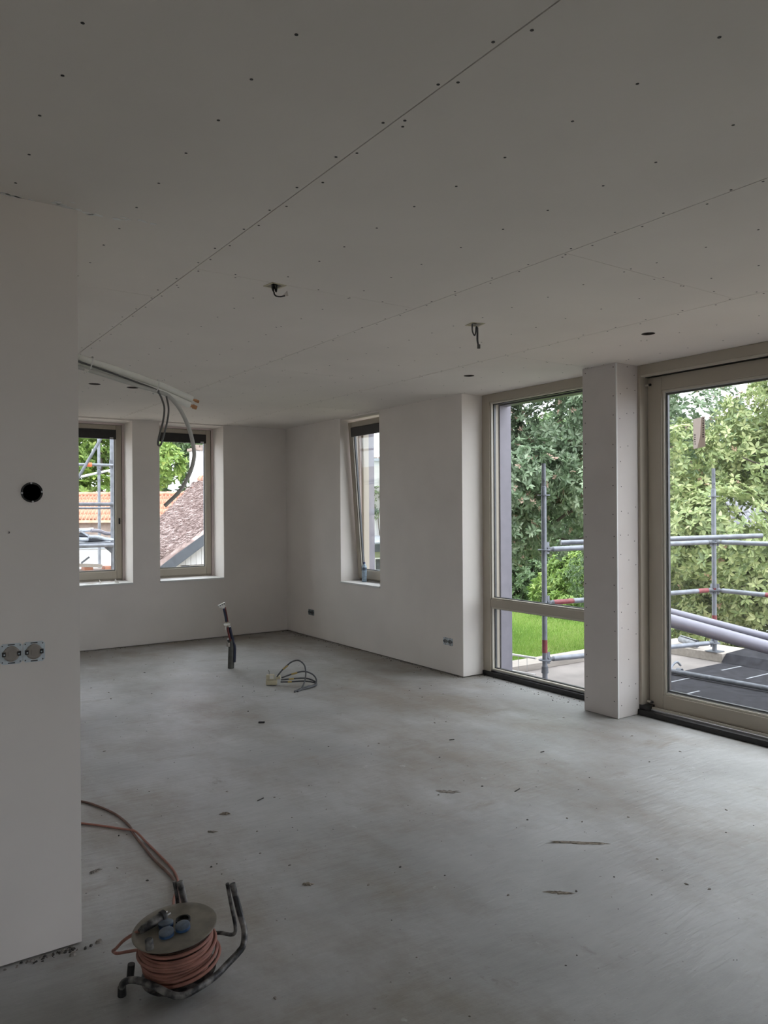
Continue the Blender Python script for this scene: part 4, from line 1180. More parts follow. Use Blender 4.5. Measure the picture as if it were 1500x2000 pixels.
build('clamp_arm', MB().tube(spline([(6.53, 4.585, -0.05), (6.60, 4.61, -0.01), (6.66, 4.60, 0.02), (6.72, 4.60, -0.02)], 6), 0.011, 8), 'galv', cl, smooth=True)
build('clamp_bolt', MB().tube([(6.49, 4.60, -0.06), (6.56, 4.62, 0.03)], 0.008, 8), 'galv', cl, smooth=True)
ledger('thick grey plastic drainpipe slanting across the sliding door view', (5.24, 4.164, 0.718), (7.05, 2.92, 0.10), r=0.056, ends=False, m_='pvc', group='plastic pipes', cat='pipe', name='drain_pipe')
ledger('thinner grey plastic pipe behind the thick drainpipe', (5.60, 4.53, 0.742), (7.60, 3.15, 0.10), r=0.036, ends=False, m_='pvc', group='plastic pipes', cat='pipe', name='drain_pipe')
# the drainpipes lean on a trestle out of view
tr = empty('pipe_trestle', (7.25, 2.9, TZ), 'steel trestle carrying the plastic pipes, right of the door view', 'trestle')
build('trestle_leg', MB().tube([(7.0, 2.6, TZ + 0.007), (7.0, 2.6, 0.05)], 0.02, 10), 'galv', tr)
build('trestle_leg', MB().tube([(7.35, 3.4, TZ + 0.007), (7.35, 3.4, 0.08)], 0.02, 10), 'galv', tr)
build('trestle_bar', MB().tube([(6.9, 2.5, 0.02), (7.4, 3.5, 0.08)], 0.02, 10), 'galv', tr)

# wire guard panel left of the near post
fp = empty('wire_guard_panel', (5.2, 5.46, TZ), 'low wire mesh guard panel beside the near scaffold post', 'guard panel')
ra, rb = Vector((5.235, 5.12, 0.140)), Vector((5.03, 6.85, 0.120))
d_ = (rb - ra).normalized()
build('rail', MB().tube([ra, rb], 0.011, 10), 'sill', fp, smooth=True)
build('rail', MB().tube([ra - Z * 0.155, rb - Z * 0.155], 0.006, 8), 'sill', fp, smooth=True)
for k in range(16):
    p = ra.lerp(rb, (k + 1) / 17)
    build('wire', MB().tube([p, p - Z * 0.155], 0.0022, 6), 'alu', fp)

# ------------------------------------------------------------------ garden
rh = Vector((math.cos(yaw), -math.sin(yaw), 0))      # ground axes of the garden, turned against the house
fh = Vector((math.sin(yaw), math.cos(yaw), 0))
def GP(xc, dz, z):
    """garden coordinates: across, away from the house, height"""
    p = rh * xc + fh * dz
    return Vector((p.x, p.y, z))

build('site_ground', MB().box(-120, 160, -120, 200, GZ - 0.5, GZ - 0.02), 'soil', label='sandy ground added around the house to keep the bounce light neutral', cat='ground', kind='structure', origin=(0, 0, GZ))  # sandy ground put in so that less green light bounces indoors
la, lb_, lc, ld = GP(1.2, 14.5, 0), GP(26, 14.5, 0), GP(26, 40, 0), GP(1.2, 40, 0)
build('garden_ground', MB().prism([(q.x, q.y) for q in (la, lb_, lc, ld)], 'z', GZ - 0.019, GZ), 'lawn', label='green lawn of the garden beyond the flat roof', cat='lawn', kind='structure')

def mesh_np(name, V, F, mat, tint=None, parent=None, **kw):
    """fast mesh of quads from numpy arrays"""
    org = OFF[parent.name] if parent is not None else Vector(V.mean(0))
    me = bpy.data.meshes.new(name)
    nv, nf = len(V), len(F)
    me.vertices.add(nv)
    me.vertices.foreach_set('co', (V - np.array(org)).astype(np.float32).ravel())
    me.loops.add(nf * 4)
    me.loops.foreach_set('vertex_index', F.astype(np.int32).ravel())
    me.polygons.add(nf)
    me.polygons.foreach_set('loop_start', np.arange(0, nf * 4, 4, dtype=np.int32))
    me.polygons.foreach_set('loop_total', np.full(nf, 4, dtype=np.int32))
    me.update(calc_edges=True)
    if tint is not None:
        at = me.attributes.new('tint', 'FLOAT', 'FACE')
        at.data.foreach_set('value', tint.astype(np.float32))
    me.materials.append(M[mat])
    o = bpy.data.objects.new(name, me)
    COL.objects.link(o)
    if parent is not None:
        o.parent = parent
    else:
        o.location = org
    OFF[o.name] = org
    return tag(o, **kw)

def unit(a):
    return a / np.maximum(np.linalg.norm(a, axis=1, keepdims=True), 1e-9)

def leaves(P, D, N, L, W, fold=0.25, droop=0.15):
    """one folded leaf per row: base P, direction D, normal N"""
    S = unit(np.cross(D, N))
    L = L[:, None]; W = W[:, None]
    n = len(P)
    base = P
    tip = P + D * L - N * (L * droop)
    l1 = P + D * (L * 0.38) - S * W * 0.5 + N * (W * fold)
    r1 = P + D * (L * 0.38) + S * W * 0.5 + N * (W * fold)
    l2 = P + D * (L * 0.72) - S * W * 0.36 + N * (W * fold * 0.6) - N * (L * droop * 0.45)
    r2_ = P + D * (L * 0.72) + S * W * 0.36 + N * (W * fold * 0.6) - N * (L * droop * 0.45)
    V = np.stack([base, l1, l2, tip, r2_, r1], 1).reshape(-1, 3)
    i = np.arange(n)[:, None] * 6
    F = np.concatenate([i + np.array([[0, 3, 2, 1]]), i + np.array([[0, 5, 4, 3]])], 1).reshape(-1, 4)
    return V, F

def foliage(parent, blobs, density, per, L, W, mat, up=0.45, tmax=1.0, flower=0.0, inner=0.72, gaps=()):
    Ps, Ns, Ts = [], [], []
    for (cx, cy, cz, rx, ry, rz) in blobs:
        area = 4 * math.pi * ((rx * ry) ** 1.6 / 3 + (rx * rz) ** 1.6 / 3 + (ry * rz) ** 1.6 / 3) ** (1 / 1.6)
        k = max(8, int(area * density))
        u = unit(rng.normal(size=(k, 3)))
        s = inner + (1.04 - inner) * rng.random(k) ** 0.6
        p = u * s[:, None] * np.array([rx, ry, rz]) + np.array([cx, cy, cz])
        p += rng.normal(scale=0.06 * min(rx, rz), size=p.shape)
        Ps.append(p)
        Ns.append(unit(u + np.array([0, 0, up]) + rng.normal(scale=0.35, size=u.shape)))
        Ts.append(np.full(k, rng.normal(0, 0.07)) + rng.normal(0, 0.08, k))
    P = np.concatenate(Ps); N = np.concatenate(Ns); Tt = np.concatenate(Ts)
    keep = P[:, 2] > GZ + 0.05
    for (gx_, gd_, gz_, gr_, gh_, gp_) in gaps:      # open places in the crown
        xc_ = P[:, 0] * rh.x + P[:, 1] * rh.y
        hit = ((xc_ - gx_) / gr_) ** 2 + ((P[:, 2] - gz_) / gh_) ** 2 < 1
        keep &= ~(hit & (rng.random(len(P)) < gp_))
    P, N, Tt = P[keep], N[keep], Tt[keep]
    n = len(P)
    A1 = unit(np.cross(N, rng.normal(size=(n, 3))))
    A2 = np.cross(N, A1)
    LP, LD, LN, LL, LW, LT = [], [], [], [], [], []
    for j in range(per):
        a = 2 * math.pi * (j / per) + rng.normal(0, 0.25, n)
        el = rng.uniform(0.05, 0.75, n)
        d = A1 * np.cos(a)[:, None] + A2 * np.sin(a)[:, None]
        D = unit(d * np.cos(el)[:, None] + N * np.sin(el)[:, None])
        NN = unit(N * np.cos(el)[:, None] - d * np.sin(el)[:, None])
        sc = rng.uniform(0.65, 1.2, n)
        LP.append(P + D * 0.01); LD.append(D); LN.append(NN)
        LL.append(L * sc); LW.append(W * sc * rng.uniform(0.8, 1.15, n))
        LT.append(np.clip(0.5 + Tt + rng.normal(0, 0.16, n), 0, tmax * 0.9))
    LT = np.concatenate(LT)
    fl = np.repeat(rng.random(n) < flower, 1)
    LT = np.where(np.tile(fl, per), 1.0, LT)
    LL, LW = np.concatenate(LL), np.concatenate(LW)
    ft = np.tile(fl, per)
    LL = np.where(ft, LL * 0.5, LL); LW = np.where(ft, LW * 0.55, LW)
    V, F = leaves(np.concatenate(LP), np.concatenate(LD), np.concatenate(LN), LL, LW)
    return mesh_np('foliage', V, F, mat, np.repeat(LT, 2), parent, kind='stuff')

def tree(name, label, cat, base, trunk, branches, blobs, density, per, L, W, mat, group=None, **kw):
    t = empty(name, base, label, cat, group)
    if trunk:
        build('trunk', MB().tube(spline(trunk[0], 5), [trunk[1] + (trunk[2] - trunk[1]) * i / (len(spline(trunk[0], 5)) - 1) for i in range(len(spline(trunk[0], 5)))], 12), 'bark', t, smooth=True)
    for pts_, r_ in branches:
        sp = spline(pts_, 5)
        build('branch', MB().tube(sp, [r_ * (1 - 0.75 * i / (len(sp) - 1)) for i in range(len(sp))], 8), 'bark', t, smooth=True)
    foliage(t, blobs, density, per, L, W, mat, **kw)
    return t

def rb(n, xr, dr_, zr, r_, zf=None):
    """random leafy blobs in garden coordinates"""
    out = []
    k = 0
    while len(out) < n and k < n * 50:
        k += 1
        x, d, z = random.uniform(*xr), random.uniform(*dr_), random.uniform(*zr)
        if zf and not zf(x, d, z):
            continue
        r = random.uniform(*r_)
        p = GP(x, d, z)
        out.append((p.x, p.y, p.z, r * 1.15, r * 1.15, r * 0.8))
    return out

# big broad-leaved tree behind the fixed window
random.seed(21)
b1 = rb(46, (1.2, 6.4), (15.0, 17.6), (0.2, 5.6), (0.65, 1.05), lambda x, d, z: z > (0.3 if x < 2.7 else 0.3 + 0.75 * (x - 2.7)) and not (3.0 < x < 3.5 and 3.55 < z < 4.2))
tb = GP(2.42, 16.6, GZ)
tree('broadleaf_tree', 'big broad-leaved tree with reddish flower heads behind the fixed window', 'tree', tb,
     ([tb, GP(2.46, 16.6, -1.2), GP(2.55, 16.6, 0.2), GP(2.9, 16.7, 2.0), GP(3.0, 16.8, 4.0)], 0.16, 0.05),
     [([GP(2.5, 16.6, -0.2), GP(2.75, 16.2, 0.8), GP(2.95, 15.9, 1.5)], 0.06),
      ([GP(2.9, 16.7, 0.6), GP(3.5, 16.3, 1.15), GP(4.0, 16.1, 1.55), GP(4.6, 16.0, 1.65)], 0.055),
      ([GP(3.4, 16.3, 1.1), GP(3.9, 16.0, 0.9), GP(4.5, 15.9, 1.1)], 0.03),
      ([GP(2.2, 16.4, 0.5), GP(2.0, 16.0, 1.8), GP(1.9, 15.7, 3.0)], 0.05)],
     b1, 34, 7, 0.125, 0.056, 'leaf_a', 'garden trees', flower=0.11)

# yellow-green shrub tree in front of the sliding door
b2 = rb(60, (4.55, 8.9), (11.0, 13.6), (-2.2, 4.4), (0.6, 0.95), lambda x, d, z: z < 2.1 + 0.85 * (x - 4.2) and not (5.0 < x < 6.6 and 1.1 < z < 1.75 and False))
for _x, _z in ((6.35, 3.0), (6.9, 3.55), (7.5, 3.2), (7.2, 4.1), (8.1, 3.9), (6.0, 2.5)):
    _p = GP(_x, 12.5, _z)
    b2.append((_p.x, _p.y, _p.z, 0.85, 0.85, 0.6))
tb = GP(7.1, 12.6, GZ)
tree('yellow_green_tree', 'large yellow-green leafy tree filling the sliding door view', 'tree', tb,
     ([tb, GP(7.2, 12.6, -1), GP(7.4, 12.5, 1.0), GP(7.3, 12.5, 3.0)], 0.13, 0.04),
     [([GP(7.35, 12.5, 0.4), GP(6.4, 11.9, 1.9), GP(5.4, 11.5, 2.3)], 0.04),
      ([GP(7.4, 12.5, 0.8), GP(7.9, 11.9, 1.6), GP(8.3, 11.5, 2.0)], 0.045),
      ([GP(7.2, 12.4, -0.6), GP(6.2, 11.8, 0.1), GP(4.9, 11.4, 0.5)], 0.035)],
     b2, 44, 7, 0.105, 0.047, 'leaf_b', 'garden trees', flower=0.03, gaps=((5.75, 12, 1.45, 0.55, 0.26, 0.88), (4.75, 12, 1.5, 0.22, 0.16, 0.8), (5.3, 12, 3.45, 0.5, 0.22, 0.8)))

# finer-leaved tree behind it
b3 = rb(30, (6.6, 8.4), (21.6, 24), (-1.5, 5.2), (0.9, 1.4), lambda x, d, z: not (z > 4.3 and x > 8.0))
tb = GP(7.6, 22.8, GZ)
tree('fine_leaved_tree', 'fine-leaved dark green tree behind the yellow-green one', 'tree', tb,
     ([tb, GP(7.6, 22.8, 0), GP(7.6, 22.8, 3)], 0.18, 0.05), [], b3, 50, 6, 0.085, 0.04, 'leaf_c', 'garden trees')

# rhododendron and hedge at the end of the lawn
b4 = rb(30, (6.9, 12.5), (31.5, 34.0), (-2.7, -0.7), (0.8, 1.15))
tb = GP(9, 32.5, GZ)
tree('rhododendron_bush', 'bright green rhododendron bush beyond the lawn', 'bush', tb, None, [([tb, GP(9, 32.5, -1.5)], 0.06)], b4, 16, 8, 0.22, 0.08, 'leaf_d', 'garden bushes', flower=0.012)
b5 = rb(46, (0.5, 17), (37, 39.5), (-2.7, 0.6), (1.1, 1.7))
tb = GP(8, 36, GZ)
tree('dark_hedge', 'dense dark hedge closing the lawn', 'hedge', tb, None, [([tb, GP(8, 36, -0.5)], 0.08)], b5, 9, 7, 0.24, 0.11, 'leaf_c', 'garden bushes')

# tall trees beyond the garden
far = [((6, 48), 9), ((13.5, 58), 11), ((21.5, 48), 9), ((30, 58), 11), ((36, 44), 9)]
for i, ((xc, dz_), h) in enumerate(far):
    bl = rb(26, (xc - 3.9, xc + 3.9), (dz_ - 2.5, dz_ + 2.5), (-1.0, h - 2.9), (1.3, 2.1))
    tb = GP(xc, dz_, GZ)
    tree('tall_tree', ['tall tree far beyond the garden, behind the broad-leaved tree', 'tall far tree right behind the column, second from left', 'tall far tree behind the sliding door view, in the middle', 'tall far tree behind the door view, second from right', 'tall far tree furthest right beyond the garden'][i], 'tree', tb,
         ([tb, GP(xc, dz_, 0), GP(xc, dz_, h - 4)], 0.28, 0.1), [], bl, 5, 7, 0.34, 0.17, 'leaf_c', 'tall trees beyond the garden')
for i, (x_, y_, h) in enumerate(((11.6, 46, 13), (20.4, 61, 17), (21.2, 46, 13), (33, 56, 5.5))):
    bl = []
    for _ in range(44):
        zz = random.uniform(-1.0, h - 2.4)
        r_ = random.uniform(1.2, 2.0)
        bl.append((x_ + random.uniform(-2.9, 2.9), y_ + random.uniform(-2.5, 2.5), zz, r_, r_, r_ * 0.75))
    tree('tall_tree', ['tall green tree seen behind the scaffold tower', 'tall green tree standing furthest back above the orange roof', 'tall green tree behind the chimney of the thatched house', 'low far tree right of the thatched house'][i], 'tree', (x_, y_, GZ),
         ([Vector((x_, y_, GZ)), Vector((x_, y_, 1)), Vector((x_, y_, h - 5))], 0.3, 0.1), [], bl, 5.5, 7, 0.32, 0.16, 'leaf_d' if i == 0 else 'leaf_c', 'tall trees behind the neighbouring houses')

# grass blades on the part of the lawn in view
ng = 60000
gx = rng.uniform(2.2, 9.5, ng); gd = 17 + 18 * rng.random(ng)
gP = gx[:, None] * np.array(rh) + gd[:, None] * np.array(fh); gP[:, 2] = GZ
gD = unit(np.stack([rng.normal(0, .35, ng), rng.normal(0, .35, ng), np.ones(ng)], 1))
gN = unit(np.cross(gD, rng.normal(size=(ng, 3))))
gV, gF = leaves(gP, gD, gN, rng.uniform(0.08, 0.2, ng), np.full(ng, 0.02), 0.1, 0.3)
gT = np.clip(0.5 + 0.25 * np.sin(gx * 1.3 + np.cos(gd * 0.8)) + rng.normal(0, .2, ng), 0, 1)
o = mesh_np('lawn_grass', gV, gF, 'blade', np.repeat(gT, 2), None, kind='stuff', label='short bright green grass blades of the lawn', cat='grass')

# grey tiled roof glimpsed through the yellow-green tree
def tile_mesh(name, w, l_, h, mat):
    mb_ = MB()
    n = 6
    prof = [(w * (k / n - 0.5), h * math.sin(k / n * math.pi * 2) * 0.5) for k in range(n + 1)]
    vs_ = [(x, 0, z) for x, z in prof] + [(x, l_, z) for x, z in prof] + [(x, 0, z - 0.012) for x, z in prof] + [(x, l_, z - 0.012) for x, z in prof]
    m_ = n + 1
    fs_ = []
    for k in range(n):
        fs_ += [(k, k + 1, m_ + k + 1, m_ + k), (2 * m_ + k, 3 * m_ + k, 3 * m_ + k + 1, 2 * m_ + k + 1), (k, 2 * m_ + k, 2 * m_ + k + 1, k + 1)]
    me = bpy.data.meshes.new(name)
    me.from_pydata(vs_, [], fs_)
    me.materials.append(M[mat])
    me.polygons.foreach_set('use_smooth', [True] * len(me.polygons))
    return me

def tiled_slope(parent, me, p0, along, down, cols, rows, w, row):
    """tiles hung from the ridge line p0 + along*t, each an object of its own"""
    nrm = along.cross(down).normalized()
    if nrm.z < 0:
        nrm = -nrm
    for r_ in range(rows):
        for c_ in range(cols):
            o = bpy.data.objects.new('roof_tile', me)
            COL.objects.link(o)
            o.parent = parent
            yv = (-down + nrm * -0.06).normalized()
            xv = yv.cross(nrm).normalized()
            zv = xv.cross(yv)
            mt_ = Matrix((xv, yv, zv)).transposed().to_4x4()
            mt_.translation = p0 + along * ((c_ + 0.5) * w) + down * ((r_ + 1) * row) + nrm * 0.035 - OFF[parent.name] + nrm * random.uniform(-.004, .004)
            o.matrix_local = mt_

gh = empty('tiled_garage', GP(15, 30, GZ), 'low garage with grey tiled roof half hidden by the yellow-green tree', 'garage')
p0 = GP(11.3, 28.6, 2.05)
dn = (-fh * 0.75 - Z * 0.66).normalized()
build('roof_deck', MB().add([p0, p0 + rh * 4.6, p0 + rh * 4.6 + dn * 2.4, p0 + dn * 2.4, p0 + fh * 1.8 - Z * 1.58, p0 + rh * 4.6 + fh * 1.8 - Z * 1.58], [(0, 1, 2, 3), (0, 4, 5, 1)]), 'greytile', gh)
q0 = p0 + dn * 2.2
build('wall', MB().obox(p0 + rh * 2.3 + Z * -3.2, rh, fh, Z, 2.2, 1.5, 1.75), 'whitewall', gh)
tiled_slope(gh, tile_mesh('roof_tile', 0.26, 0.36, 0.07, 'greytile'), p0, rh, dn, 17, 7, 0.265, 0.33)

# ================================================================== neighbours seen through the back windows
th = empty('thatched_house', (9.9, 22.5, GZ), 'house with thatched roof, slate-grey bargeboard and white chimney', 'house')
ex, ez, rx_, rz_ = 6.30, 0.20, 9.95, 2.72
# thick thatch with a rounded verge
def roof_pts(x0, z0, x1, z1, ya, ybf, nx=26, ny=30, side=1):
    V, F = [], []
    for j in range(ny + 1):
        for i in range(nx + 1):
            t_ = i / nx
            x = x0 + (x1 - x0) * t_
            yb2 = ybf(x)
            y = ya + (yb2 - ya) * j / ny
            z = z0 + (z1 - z0) * t_ - 0.10 * math.sin(math.pi * t_) + 0.02 * math.sin(7 * x + 3 * y) + 0.015 * math.sin(17 * y + 4 * x)
            V.append((x, y, z))
    for j in range(ny):
        for i in range(nx):
            a = j * (nx + 1) + i
            F.append((a, a + 1, a + nx + 2, a + nx + 1))
    return V, F
V, F = roof_pts(ex, ez, rx_, rz_, 19.75, lambda x: 24.9 + (x - 8.31) * 0.785)
mb = MB().add(V, F)
n0 = len(mb.v)
rf = build('thatch', mb, 'thatch', th, smooth=True)
sd = rf.modifiers.new('thickness', 'SOLIDIFY'); sd.thickness = 0.22; sd.offset = -1
V, F = roof_pts(2 * rx_ - ex, ez, rx_, rz_, 19.75, lambda x: 26.2)
rf2 = build('thatch', MB().add(V, F), 'thatch', th, smooth=True)
sd = rf2.modifiers.new('thickness', 'SOLIDIFY'); sd.thickness = 0.22; sd.offset = -1
# loose straw ends
ns = 16000
tx = rng.random(ns); sx = ex + (rx_ - ex) * tx
ymax = 24.9 + (sx - 8.31) * 0.785
sy = 19.75 + (ymax - 19.75) * rng.random(ns)
sz = ez + (rz_ - ez) * tx - 0.10 * np.sin(np.pi * tx) + 0.02
slope = np.array([-(rx_ - ex), 0, -(rz_ - ez)]); slope = slope / np.linalg.norm(slope)
sD = unit(slope + rng.normal(0, .25, (ns, 3)) + np.array([0, 0, 0.18]))
sV, sF = leaves(np.stack([sx, sy, sz], 1), sD, unit(np.tile(np.array([[-.55, 0, .83]]), (ns, 1)) + rng.normal(0, .3, (ns, 3))), rng.uniform(.10, .22, ns), np.full(ns, .022), .1, .1)
mesh_np('straw', sV, sF, 'straw', np.repeat(rng.random(ns), 2), th, kind='stuff')
dv = Vector((rx_ - ex, 0, rz_ - ez)).normalized()
nv_ = Vector((-dv.z, 0, dv.x))
for s in (1, -1):
    def MX(p):
        return p if s == 1 else Vector((2 * rx_ - p.x, p.y, p.z))
    a = Vector((ex - 0.02, 19.72, ez - 0.20)); b = Vector((rx_, 19.72, rz_ - 0.20))
    w_ = 0.30
    quad = [a, b, b - Z * w_, a + Vector((0.34, 0, 0.02)) - Z * 0.10]
    vs_ = [MX(p) for p in quad] + [MX(p + Y * 0.05) for p in quad]
    build('bargeboard', MB().add(vs_, [(0, 1, 2, 3), (7, 6, 5, 4), (0, 4, 5, 1), (1, 5, 6, 2), (2, 6, 7, 3), (3, 7, 4, 0)]), 'slateboard', th)
# gable of vertical boards
gx0 = 7.12
k = 0
xx = gx0
while xx < 2 * rx_ - gx0 - 0.05:
    xm = xx + 0.075
    top = (rz_ - abs(xm - rx_) * (rz_ - ez) / (rx_ - ex)) - 0.30
    if top > 0.2:
        build('gable_board', MB().box(xx + 0.004, xx + 0.146, 20.05, 20.08, 0.12, top), 'whitewall', th)
    xx += 0.15
build('corner_post', MB().box(gx0 - 0.16, gx0, 20.02, 20.14, GZ, 0.45), 'creamwall', th)
build('brace', MB().tube([(gx0 - 0.10, 20.0, 0.06), (gx0 - 0.40, 20.0, 0.34)], 0.03, 8), 'creamwall', th)
build('gable_wall', MB().box(gx0 - 0.02, 2 * rx_ - gx0, 20.09, 25.5, GZ, 0.1), 'creamwall', th)
build('side_wall', MB().box(ex + 0.55, gx0 - 0.03, 21.5, 25.0, GZ, 0.22), 'creamwall', th)
build('gable_window', MB().box(gx0 + 0.05, gx0 + 0.25, 20.04, 20.088, -0.3, 0.10), 'slateboard', th)
ch = build('chimney', MB().box(9.78, 10.55, 25.8, 26.5, 1.9, 3.72), 'whitewall', th)
mb = MB()
for k in range(18):
    zc = 2.62 + k * 0.062
    for q in range(4):
        xo = 9.78 + q * 0.2 + (0.1 if k % 2 else 0)
        if xo + 0.19 < 10.56:
            build('brick', MB().box(xo, xo + 0.188, 25.788, 25.7999, zc, zc + 0.054), 'whitewall', ch)
build('chimney_cap', MB().box(9.72, 10.61, 25.72, 26.58, 3.73, 3.82), 'brick', ch)
for q in range(5):
    build('cap_brick', MB().box(9.74 + q * 0.17, 9.88 + q * 0.17, 25.80, 25.92, 3.821, 3.92), 'brick', ch)
build('flashing', MB().box(9.75, 10.58, 25.77, 25.787, 2.36, 2.60), 'roofgrey', ch)
for q in range(9):
    yy = 21.0 + q * 0.55
    build('ridge_tile', MB().tube([(rx_, yy, rz_ - 0.02), (rx_, yy + 0.52, rz_ - 0.02)], [0.16, 0.14], 10), 'pantile', th, smooth=True)
for q in range(4):
    build('ridge_tile', MB().tube([(9.42 + q * 0.09, 25.45 + q * 0.06, 2.30 + q * 0.075), (9.66 + q * 0.09, 25.32 + q * 0.06, 2.24 + q * 0.075)], 0.05, 8), 'pantile', th, smooth=True)

oh = empty('orange_roofed_house', (10, 38, GZ), 'low house with bright orange pantile roof in front of tall trees', 'house')
p0 = GP(-15.6, 36.0, 2.42)
dn = (-fh - Z).normalized()
ln = 6.6
build('roof_deck', MB().add([p0, p0 + rh * ln, p0 + rh * ln + dn * 1.85, p0 + dn * 1.85, p0 + fh * 2 - Z * 2, p0 + rh * ln + fh * 2 - Z * 2], [(0, 1, 2, 3), (0, 4, 5, 1)]), 'pantile', oh)
tiled_slope(oh, tile_mesh('roof_tile', 0.17, 0.36, 0.085, 'pantile'), p0, rh, dn, 38, 5, 0.172, 0.33)
for q in range(17):
    a = p0 + rh * (q * 0.385) + Z * 0.02
    build('ridge_tile', MB().tube([a, a + rh * 0.40], [0.115, 0.095], 10), 'pantile', oh, smooth=True)
build('wall', MB().obox(p0 + rh * (ln / 2) - Z * 3.05 + fh * 0.3, rh, fh, Z, ln / 2 - 0.1, 1.3, 1.75), 'brick', oh)

ga = empty('white_garage', GP(-7.05, 19, GZ), 'white rendered garage behind the scaffold tower', 'garage')
p0 = GP(-7.35, 18.0, 0)
build('wall', MB().obox(p0 + rh * 0.3 + fh * 0.8 + Z * -1.10, rh, fh, Z, 1.10, 0.8, 1.80), 'whitewall', ga)
for k in range(9):
    build('door_plank', MB().obox(p0 + rh * 0.25 - fh * 0.014 + Z * (0.62 - 0.085 * k), rh, fh, Z, 0.36, 0.012, 0.039), 'whitewall', ga)
build('roof_slab', MB().obox(p0 + rh * 0.3 + fh * 0.8 + Z * 0.736, rh, fh, Z, 1.15, 0.85, 0.035), 'roofgrey', ga)

# scaffold tower outside the left back window
def pole(label, a, b, r=0.0242, m_='galv', clamps=()):
    t_ = empty('scaffold_pole', (min(a[0], b[0]), a[1], min(a[2], b[2])), label, 'scaffold tube', 'tubes of the scaffold tower')
    build('tube', MB().tube([a, b], r, 14), m_, t_, smooth=True)
    A_, B_ = Vector(a), Vector(b)
    for f, mm in clamps:
        p = A_.lerp(B_, f); d_ = (B_ - A_).normalized()
        build('coupler', MB().tube([p - d_ * 0.035, p + d_ * 0.035], r * 1.45, 12), mm, t_, smooth=True)
    return t_
pole('upright tube of the scaffold tower at its right side', (3.112, 11.6, GZ), (3.085, 11.6, 4.2), clamps=((0.723, 'galv'), (0.73, 'galv_dark'), (0.642, 'galv')))
pole('farther upright tube of the scaffold tower', (3.375, 13.45, GZ), (3.375, 13.45, 4.2), r=0.0242, clamps=((0.722, 'galv_dark'), (0.735, 'galv_dark')))
pole('upright tube of the scaffold tower hidden behind the left wall', (1.5, 11.6, GZ), (1.5, 11.6, 4.2))
pole('upper level tube of the scaffold tower with an orange coupler', (1.45, 11.55, 2.222), (3.16, 11.55, 2.236), r=0.021, clamps=((0.767, 'orange'),))
pole('sloping pale tube between the uprights of the scaffold tower', (2.2, 11.75, 1.94), (3.80, 14.13, 2.318), r=0.020, m_='alu')
pole('lower guard tube of the scaffold tower', (1.45, 11.55, 1.66), (3.16, 11.55, 1.66), r=0.027, m_='galv_dark')
pole('thin tube just below the lower guard tube of the scaffold tower', (1.45, 11.65, 1.605), (3.14, 11.65, 1.605), r=0.016)
pole('diagonal brace of the scaffold tower', (2.25, 11.5, 1.40), (3.05, 11.5, 2.86), r=0.0215, m_='galv_dark')
dk = empty('scaffold_deck', (2.35, 11.75, 1.03), 'grey scaffold deck loaded with builders scraps', 'scaffold deck')
for q in range(3):
    build('deck_plank', MB().box(1.45, 3.14, 11.50 + 0.21 * q, 11.70 + 0.21 * q, 1.06, 1.105), 'galv', dk)
build('deck_beam', MB().tube([(1.45, 11.48, 1.075), (3.13, 11.48, 1.06)], 0.030, 12), 'galv', dk, smooth=True)
build('deck_bracket', MB().prism([(2.98, 1.03), (3.09, 1.03), (3.09, 0.93)], 'y', 11.58, 11.62), 'galv_dark', dk)
sc = [((2.2, 11.62, 1.300), (2.84, 11.66, 1.290), 0.030, 'tarp', 'pale rolled sheet on top of the scrap pile on the scaffold deck'),
      ((2.80, 11.62, 1.275), (3.12, 11.70, 1.225), 0.028, 'cladding', 'short dark roll at the right end of the scrap pile'),
      ((2.3, 11.55, 1.215), (2.75, 11.60, 1.150), 0.030, 'tarp', 'pale pipe slanting through the scrap pile on the scaffold deck'),
      ((2.55, 11.70, 1.215), (2.98, 11.60, 1.155), 0.034, 'galv_dark', 'dark pipe in the middle of the scrap pile'),
      ((2.75, 11.55, 1.190), (3.12, 11.60, 1.140), 0.026, 'tarp', 'pale pipe at the lower right of the scrap pile'),
      ((2.2, 11.72, 1.150), (3.08, 11.78, 1.142), 0.034, 'slateboard', 'dark pipe at the bottom of the scrap pile')]
for a, b, r_, mt_, lab in sc:
    build('scrap_pipe', MB().tube(spline([a, Vector(a).lerp(Vector(b), .35) + Z * 0.012, Vector(a).lerp(Vector(b), .7) - Z * 0.010, b], 4), r_, 7), mt_, label=lab, cat='scrap', group='builders scraps on the scaffold deck')
build('scrap_board', MB().obox((2.72, 11.64, 1.225), Vector((.8, .1, -.55)).normalized(), Y, Vector((.55, 0, .8)).normalized(), 0.10, 0.06, 0.012), 'tarp', label='broken board tilted in the scrap pile on the scaffold deck', cat='board')
dk2 = empty('lower_scaffold_deck', (2.35, 11.75, 0.66), 'lower scaffold deck with brown planks seen at the window bottom', 'scaffold deck')
build('deck_plank', MB().box(1.45, 3.09, 11.55, 12.0, 0.66, 0.70), 'brick', dk2)
build('loose_plank', MB().obox((2.72, 11.6, 0.775), Vector((.97, 0, -.08)).normalized(), Y, Vector((.08, 0, .97)).normalized(), 0.22, 0.05, 0.022), 'taupe', dk2)
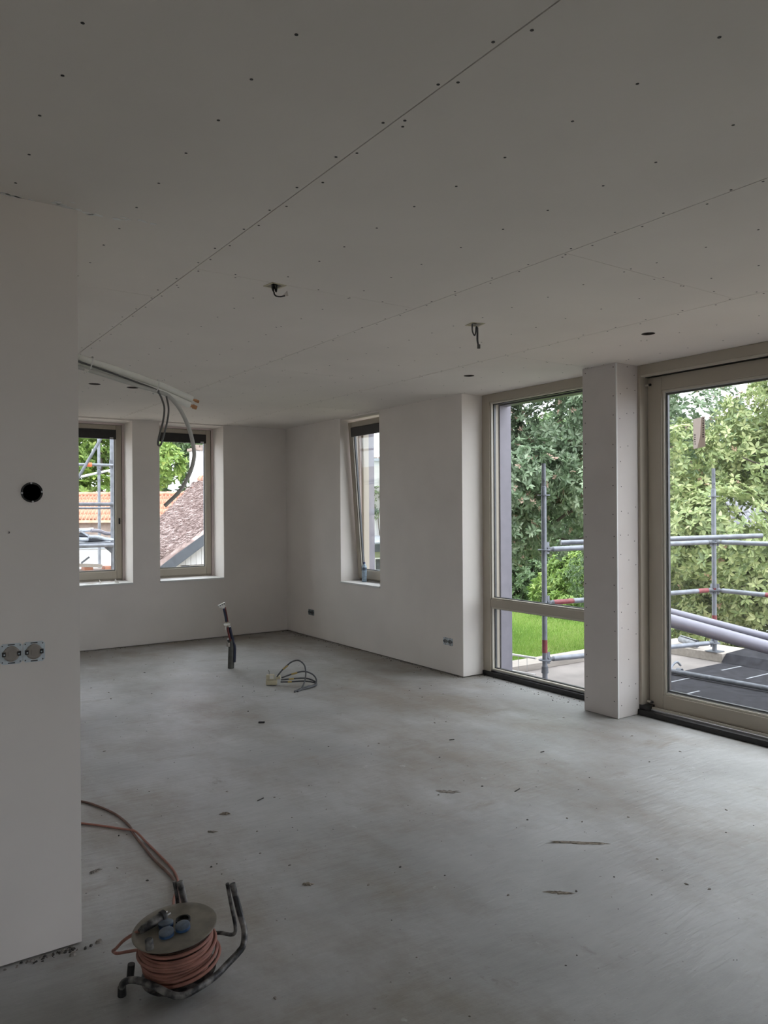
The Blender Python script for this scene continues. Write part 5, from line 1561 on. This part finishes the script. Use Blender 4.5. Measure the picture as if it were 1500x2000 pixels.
build('scrap_stick', MB().obox((2.70, 11.55, 0.855), Vector((.8, 0, .6)), Y, Vector((-.6, 0, .8)), 0.07, 0.012, 0.012), 'galv_dark', dk2)
for q in range(2):
    build('brick', MB().box(2.70 + 0.29 * q, 2.82 + 0.29 * q, 11.6, 11.8, 0.7005, 0.745), 'pantile', dk2)

# white house behind the tilted window
wh = empty('white_house', (11.8, 17, GZ), 'white house front with ivy seen through the tilted window', 'house')
build('wall', MB().box(10.35, 13.4, 16.0, 19.3, GZ, 2.80), 'whitewall', wh)
build('roof_edge', MB().box(10.30, 13.45, 15.93, 19.35, 2.801, 2.87), 'roofgrey', wh)
for k in range(9):
    build('coping_tile', MB().tube([(10.4 + k * 0.2, 15.95, 2.885), (10.56 + k * 0.2, 15.95, 2.885)], [0.03, 0.024], 8), 'brick', wh)
build('porch_roof', MB().prism([(15.45, 0.74), (16.0, 0.80), (16.0, 0.93), (15.45, 0.78)], 'x', 10.3, 13.4), 'roofgrey', wh)
build('porch_fascia', MB().box(10.3, 13.4, 15.46, 15.50, 0.55, 0.738), 'slateboard', wh)
build('porch_wall', MB().box(10.35, 13.4, 15.60, 15.999, GZ, 0.60), 'sage', wh)
wf = build('window_frame', frame_ring(MB(), 10.40, 10.80, -0.6, 0.40, 0.035, 15.57, 15.60, 'y'), 'sill', wh)
build('window_mullion', MB().box(10.66, 10.69, 15.572, 15.598, -0.56, 0.36), 'sill', wf)
build('window_glass', MB().box(10.436, 10.764, 15.585, 15.5995, -0.56, 0.364), 'darkopen', wf)
iv = empty('ivy', (10.9, 15.97, 0.9), 'green ivy climbing the white house front', 'climbing plant')
build('stem', MB().tube(spline([(10.85, 15.98, 0.9), (10.80, 15.97, 1.4), (10.92, 15.97, 1.9), (10.86, 15.97, 2.4)]), 0.012, 8), 'bark', iv, smooth=True)
bl = []
for _ in range(26):
    bl.append((random.uniform(10.55, 12.3), 15.93, random.uniform(1.1, 2.35), random.uniform(.10, .22), 0.06, random.uniform(.08, .18)))
foliage(iv, bl, 60, 5, 0.085, 0.055, 'leaf_c')
